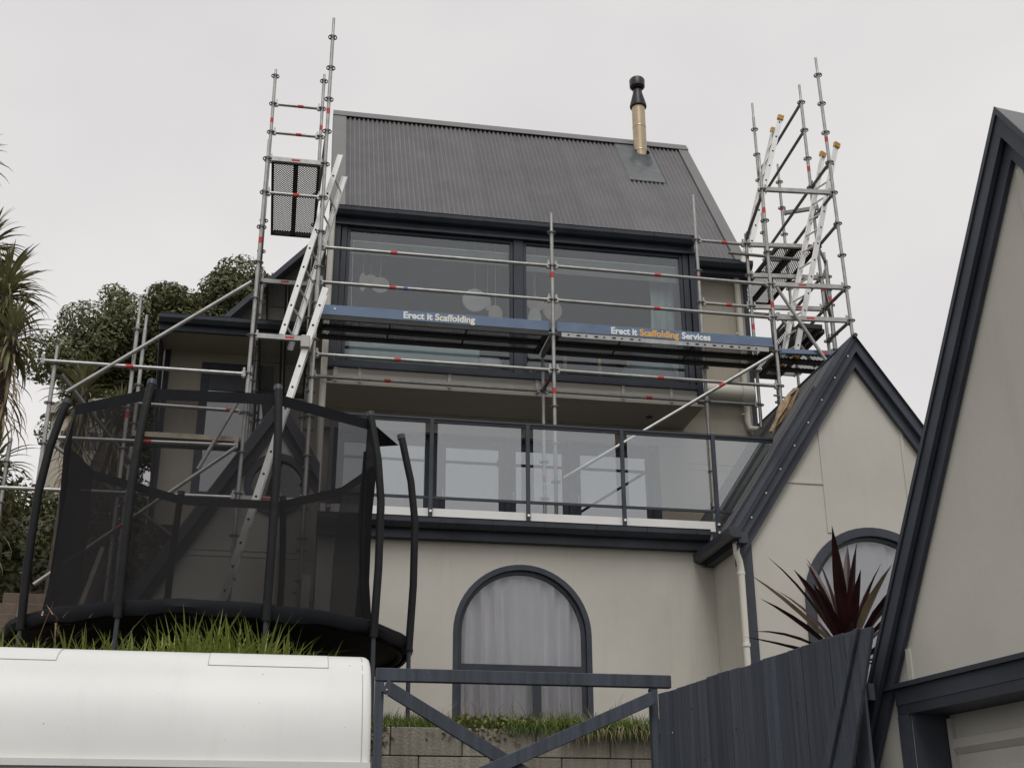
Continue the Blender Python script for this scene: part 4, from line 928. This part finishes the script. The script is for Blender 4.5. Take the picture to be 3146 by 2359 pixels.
# ------------------------------------------------------------------ grass and plants
def blade(mb, p, ang, ln, wd, lean, droop, seg=4, twist=0.):
    p = Vector(p); d = Vector((math.cos(ang), math.sin(ang), 0)); s_ = Vector((-d.y, d.x, 0)); k = len(mb.v)
    el = math.pi/2-lean; q = p.copy()
    for i in range(seg+1):
        f = i/seg; w_ = wd*(1-f**2.2)*.5+.0004
        if i: e = el-droop*f; q = q+(d*math.cos(e)+Vector((0, 0, math.sin(e))))*ln/seg
        mb.v += [q-s_*w_, q+s_*w_]
    for i in range(seg): a = k+2*i; mb.f.append((a, a+1, a+3, a+2))
rg = random.Random(3)
mb = MB()
for _ in range(5200):
    x = rg.uniform(.66, 3.9); y = rg.choice([rg.uniform(10.62, 10.95), rg.uniform(10.62, 10.95), rg.uniform(10.9, 14.1)])
    z = H(x, max(y, 10.7))
    hgt = rg.uniform(.05, .14)*(1.25 if x > 2.3 else 1)
    blade(mb, (x, y, z-.01), rg.uniform(0, 6.28), hgt, .006, rg.uniform(0, .7), rg.uniform(0, 1.2), 3)
for _ in range(1500):   # grass spilling over the wall top
    x = rg.choice([rg.uniform(1.9, 3.4), rg.uniform(2.4, 3.2)]); blade(mb, (x, 10.64, 2.86), -math.pi/2+rg.uniform(-.7, .7), rg.uniform(.08, .22), .006, rg.uniform(.4, 1.2), rg.uniform(1.2, 2.4), 4)
md = MB()
for _ in range(420):
    x = rg.uniform(.7, 3.6); y = rg.uniform(10.6, 11.2); blade(md, (x, y, H(x, max(y, 10.7))), rg.uniform(0, 6.28), rg.uniform(.10, .34), .0045, rg.uniform(0, .9), rg.uniform(.1, 2.0), 4)
for _ in range(120):
    x = rg.uniform(2.4, 3.3); blade(md, (x, 10.59, 2.84), -1.57+rg.uniform(-.9, .9), rg.uniform(.15, .34), .006, rg.uniform(.5, 1.3), rg.uniform(1.2, 2.6), 5)
tag(md.build('dry_grass', DEADM), 'dry straw-coloured stalks among the grass on the wall', 'grass', kind='stuff')
tag(mb.build('grass', GRASSM), 'ragged green grass along the top of the block retaining wall', 'grass', kind='stuff')
mb = MB()
for _ in range(420):
    x = rg.gauss(1.75, .22); y = rg.uniform(10.56, 10.8); z = 2.87+rg.uniform(-.08, .07) - (.06 if y < 10.6 else 0)
    a = rg.uniform(0, 6.28); blade(mb, (x, y, z), a, rg.uniform(.03, .05), .03, rg.uniform(.3, 1.4), rg.uniform(0, .6), 3)
for _ in range(110):
    x = rg.gauss(.82, .06); blade(mb, (x, 10.585, 2.86-rg.uniform(0, .2)), rg.uniform(0, 6.28), rg.uniform(.03, .08), .014, rg.uniform(.3, 1.4), rg.uniform(0, .8), 3)
tag(mb.build('creeper', leafmat('creeper_leaf', (.10, .12, .03), (.27, .26, .10), .5, 8)), 'yellow-green creeper trailing over the block wall', 'creeper', kind='stuff')
mb = MB(); cl = [(rg.uniform(-3.6, .30), rg.uniform(9.3, 10.1)) for _ in range(210)]
for (x, y) in cl:
    tall = .8+.35*math.exp(-((x+.35)/.7)**2)
    if x > .1: tall *= .75
    for _ in range(14):
        blade(mb, (x+rg.gauss(0, .03), y+rg.gauss(0, .03), 2.9), rg.uniform(0, 6.28), rg.uniform(.36, .64)*tall, rg.uniform(.018, .034), rg.uniform(.05, .7), rg.uniform(.1, 1.7), 5)
md = MB()
for _ in range(130): blade(md, (rg.uniform(-2.4, .2), rg.uniform(9.3, 9.9), 2.92), rg.uniform(0, 6.28), rg.uniform(.3, .75), rg.uniform(.008, .02), rg.uniform(.1, .9), rg.uniform(.3, 2.2), 5)
tag(md.build('dry_leaves', DEADM), 'bleached dry leaves scattered in the strap-leaf bed', 'plants', kind='stuff')
tag(mb.build('strap_leaf_bed', AGAPM), 'bed of long green strap leaves along the bank above the van', 'plants', kind='stuff')
for (x, y, nm) in ((-1.50, 9.5, 'dry'), ):
    mb = MB(); MB
    for _ in range(16): blade(mb, (x+rg.gauss(-.1, .1), y, 3.33+rg.uniform(-.05, .15)), rg.uniform(0, 6.28), rg.uniform(.05, .12), .012, rg.uniform(.4, 1.6), rg.uniform(0, 1.), 3)
    root = thing('pink_weed', (x, y, 2.9), 'withered pink weed among the strap leaves at the left', 'weed')
    mb.build('leaves', mat('pink_leaf', (.34, .17, .16), .7), root); MB().path([(x-.1, y, 2.88), (x-.08, y, 3.15), (x-.1, y, 3.4)], .006, 5).build('stem', DEADM, root)
# dark red cordyline behind the fence
cd = thing('cordyline', (3.95, 8.3, 0), 'dark red sword-leaved cordyline behind the charcoal fence', 'plant')
MB().path([(3.95, 8.3, 0), (3.97, 8.3, 1.6), (3.94, 8.3, 3.15)], [.06, .05, .05], 8).build('trunk', BARK, cd, smooth=True)
rc = random.Random(11)
def sword(p, az, el, ln, wd, droop, m, name='leaf'):
    mb = MB(); p = Vector(p); d = Vector((math.cos(az), math.sin(az), 0)); s_ = Vector((-d.y, d.x, 0)); q = p.copy(); seg = 6; nn_ = None
    for i in range(seg+1):
        f = i/seg; w_ = wd*(.35+1.3*f if f < .45 else (.935*(1-((f-.45)/.55)**1.6)))*.5+.001
        e = el-droop*f*f
        if i: q = q+(d*math.cos(e)+Vector((0, 0, math.sin(e))))*ln/seg
        upn = Vector((-d.x*math.sin(e), -d.y*math.sin(e), math.cos(e)))
        mb.v += [q-s_*w_+upn*w_*.45, q, q+s_*w_+upn*w_*.45]
    for i in range(seg):
        a = 3*i; mb.f += [(a, a+1, a+4, a+3), (a+1, a+2, a+5, a+4)]
    return mb
for i in range(36):
    f = i/36; az = i*2.399; el = 1.45-f*1.35+rc.uniform(-.1, .1); ln = rc.uniform(.66, .92)*(1 if f < .8 else .9)
    sword((3.94+.02*math.cos(az), 8.3+.02*math.sin(az), 3.16-.14*f), az, el, ln, rc.uniform(.065, .095), .12+.55*f*rc.random(), None).build('leaf', CORDM if rc.random() < .96 else DEADM, cd)
for i in range(12):
    az = math.pi+rc.uniform(-1.2, 1.0); sword((3.94, 8.3, 3.0), az, rc.uniform(.1, .5), rc.uniform(.55, .8), .014, rc.uniform(.5, 1.2), None).build('dead_leaf', DEADM, cd)
# ------------------------------------------------------------------ trees
def leaf_crown(blobs, n, size, rnd, up_=.5):
    mb = MB(); tot = sum(b[3]**2 for b in blobs)
    for (cx_, cy_, cz_, r_) in blobs:
        k = int(n*r_*r_/tot)
        for _ in range(k):
            v = Vector((rnd.gauss(0, 1), rnd.gauss(0, 1), rnd.gauss(0, 1))).normalized()
            rr_ = r_*(rnd.random()**.25); p = Vector((cx_, cy_, cz_))+Vector((v.x*rr_, v.y*rr_, v.z*rr_*.8))
            nrm_ = (v+Vector((0, 0, up_))+Vector((rnd.gauss(0, .5), rnd.gauss(0, .5), rnd.gauss(0, .5)))).normalized()
            a = nrm_.orthogonal().normalized(); b = nrm_.cross(a); t = rnd.uniform(0, 6.28); u = a*math.cos(t)+b*math.sin(t); w_ = nrm_.cross(u)
            s_ = size*rnd.uniform(.6, 1.3); q = len(mb.v)
            mb.v += [p-u*s_, p-w_*s_*.45, p+u*s_, p+w_*s_*.45]; mb.f.append((q, q+1, q+2, q+3))
    return mb
rt_ = random.Random(5)
tree = thing('evergreen_tree', (-2.2, 25.5, H(-2.2, 25.5)), 'broad dark evergreen tree behind the left rear wing', 'tree')
blobs = []
line = [(-4.45, 12.15), (-4.0, 12.6), (-3.3, 13.0), (-2.6, 13.35), (-1.9, 13.65), (-1.2, 13.95), (-.5, 14.15), (.2, 14.3), (1.0, 14.4)]
for (x, zt) in line:
    for z in [zt-.35, zt-1.0, zt-1.7, zt-2.4, zt-3.0]:
        if x < -4 and z < 11.3: continue
        for _ in range(5): blobs.append((x+rt_.uniform(-.5, .5), 25.2+rt_.uniform(-1.2, 1.4), z+rt_.uniform(-.35, .1), rt_.uniform(.36, .70)))
blobs.append((-3.9, 25.0, 13.25, .35)); blobs.append((-3.75, 25.0, 13.0, .3))
leaf_crown(blobs, 240000, .052, rt_).build('crown', TREEM, tree)
MB().path([(-2.2, 25.5, H(-2.2, 25.5)-.3), (-2.3, 25.5, 9.6), (-2.1, 25.4, 11.0), (-2.2, 25.3, 12.2)], [.35, .3, .22, .1], 10).build('trunk', BARK, tree, smooth=True)
for (x, z) in ((-4.3, 12.2), (-3.5, 12.8), (-3.0, 11.5), (-1.2, 12.8), (.2, 13.5), (-3.9, 12.9)):
    MB().path([(-2.25, 25.5, 9.8), ((x-2.25)/2, 25.3, (z+9.9)/2+.2), (x, 25.1, z)], [.14, .09, .03], 7).build('branch', BARK, tree, smooth=True)
def cabbage_tree(x, y, heads, label, name='cabbage_tree'):
    z0 = H(x, y)-.2; root = thing(name, (x, y, z0), label, 'tree')
    for hi, (hx, hy, hz, sc_, nl) in enumerate(heads):
        MB().path([(x, y, z0), (x+(hx-x)*.35, y+(hy-y)*.35, z0+(hz-z0)*.55), (hx, hy, hz)], [.16, .12, .09], 8).build('trunk', BARK, root, smooth=True)
        mb = MB(); md = MB()
        for i in range(nl):
            f = (i+.5)/nl; az = rt_.uniform(0, 6.28); el = 1.5-f*2.1+rt_.uniform(-.15, .15)
            s1 = sword((hx, hy, hz-.25*f), az, el, rt_.uniform(.6, .85)*sc_, rt_.uniform(.035, .05), .5+.9*f, None); k_ = len(mb.v); mb.v += s1.v; mb.f += [tuple(i_+k_ for i_ in q) for q in s1.f]
        for i in range(int(nl*.9)):
            az = rt_.uniform(0, 6.28); s1 = sword((hx+rt_.uniform(-.1, .1), hy+rt_.uniform(-.1, .1), hz-rt_.uniform(.1, 1.5)*sc_), az, rt_.uniform(-1.2, -.2), rt_.uniform(.5, .8)*sc_, rt_.uniform(.02, .04), .9, None)
            k_ = len(md.v); md.v += s1.v; md.f += [tuple(i_+k_ for i_ in q) for q in s1.f]
        mb.build('crown', PALMM, root); md.build('dead_skirt', DEADM, root)
cabbage_tree(-3.75, 15.7, [(-3.80, 15.6, 8.9, .92, 170), (-4.15, 15.8, 9.65, .8, 110), (-4.6, 15.7, 10.9, .85, 80), (-3.55, 15.2, 8.1, .8, 110)], 'tall shaggy cabbage tree at the left edge of the picture')
cabbage_tree(-2.95, 17.2, [(-2.95, 17.2, 8.15, .8, 110), (-2.45, 17.4, 7.9, .7, 80)], 'smaller cabbage tree behind the left scaffold standards')
cabbage_tree(-4.3, 15.0, [(-4.1, 15.0, 7.2, .8, 90), (-3.5, 15.1, 6.4, .8, 60)], 'low shaggy cabbage tree at the bottom left')
# hillside shrubs, one mass
blobs = [(rt_.uniform(-6, -1.0), rt_.uniform(17.5, 23), 0, rt_.uniform(.35, .7)) for _ in range(70)]
blobs = [(x, y, H(x, y)+.25, r_) for x, y, _, r_ in blobs]+[(rt_.uniform(-9, -3.6), rt_.uniform(18, 21), rt_.uniform(5.6, 7.2), rt_.uniform(.5, .8)) for _ in range(40)]
tag(leaf_crown(blobs, 30000, .065, rt_).build('hillside_shrubs', leafmat('shrub_leaf', (.03, .04, .015), (.11, .11, .04), .6, 2)), 'tangled green undergrowth on the slope behind the trampoline', 'shrubs', kind='stuff')
# distant house on the hill
dh = thing('hill_house', (-3.9, 24.0, 8.0), 'small pale house on the hill seen through the trampoline net', 'house')
B(-4.5, -3.55, 23.4, 25, 7.6, 9.95).build('wall', WALL2, dh); MB().prism([(-4.6, 23.3, 9.951), (-3.45, 23.3, 10.15), (-3.45, 23.3, 10.35), (-4.6, 23.3, 10.15)], (0, 1.8, 0)).build('roof', mat('pale_roof', (.4, .38, .34), .7), dh)
for x in (-4.3, -3.85): B(x, x+.22, 23.385, 23.399, 9.3, 9.65).build('window', DARK2, dh)
# garden steps at the left
gs_ = thing('garden_steps', (-2.6, 13.4, 3.2), 'dim brown timber garden steps at the left behind the trampoline', 'steps')
STEPM = mat('weathered_timber', (.13, .10, .075), .9, 0, .25, 6, .3, 30)
for i in range(9): B(-3.1, -2.15, 13.2+i*.2, 13.42+i*.2, 2.9, 3.45+i*.16).build('step', STEPM, gs_, bevel=.006)
MB().prism([(-2.14, 13.1, 3.4), (-2.14, 15.0, 4.95), (-2.14, 15.0, 5.35), (-2.14, 13.1, 3.75)], (.05, 0, 0)).build('stringer', mat('grey_board', (.3, .27, .24), .9), gs_)
# sack lying on the wing roof
sk = MB(); rsk = random.Random(4); pts = [(6.12, 14.42, 7.04), (6.22, 14.42, 7.20), (6.33, 14.42, 7.36), (6.44, 14.44, 7.52), (6.54, 14.46, 7.68)]
sk.path([Vector(p)+Vector((-.03, 0, .05)) for p in pts], [.02, .05, .06, .05, .025], 12)
for v in sk.v: v += Vector((rsk.gauss(0, .018), rsk.gauss(0, .024), rsk.gauss(0, .018)))
tag(sk.build('sack', HESS, smooth=True), 'crumpled brown hessian sack lying on the right wing roof', 'sack')
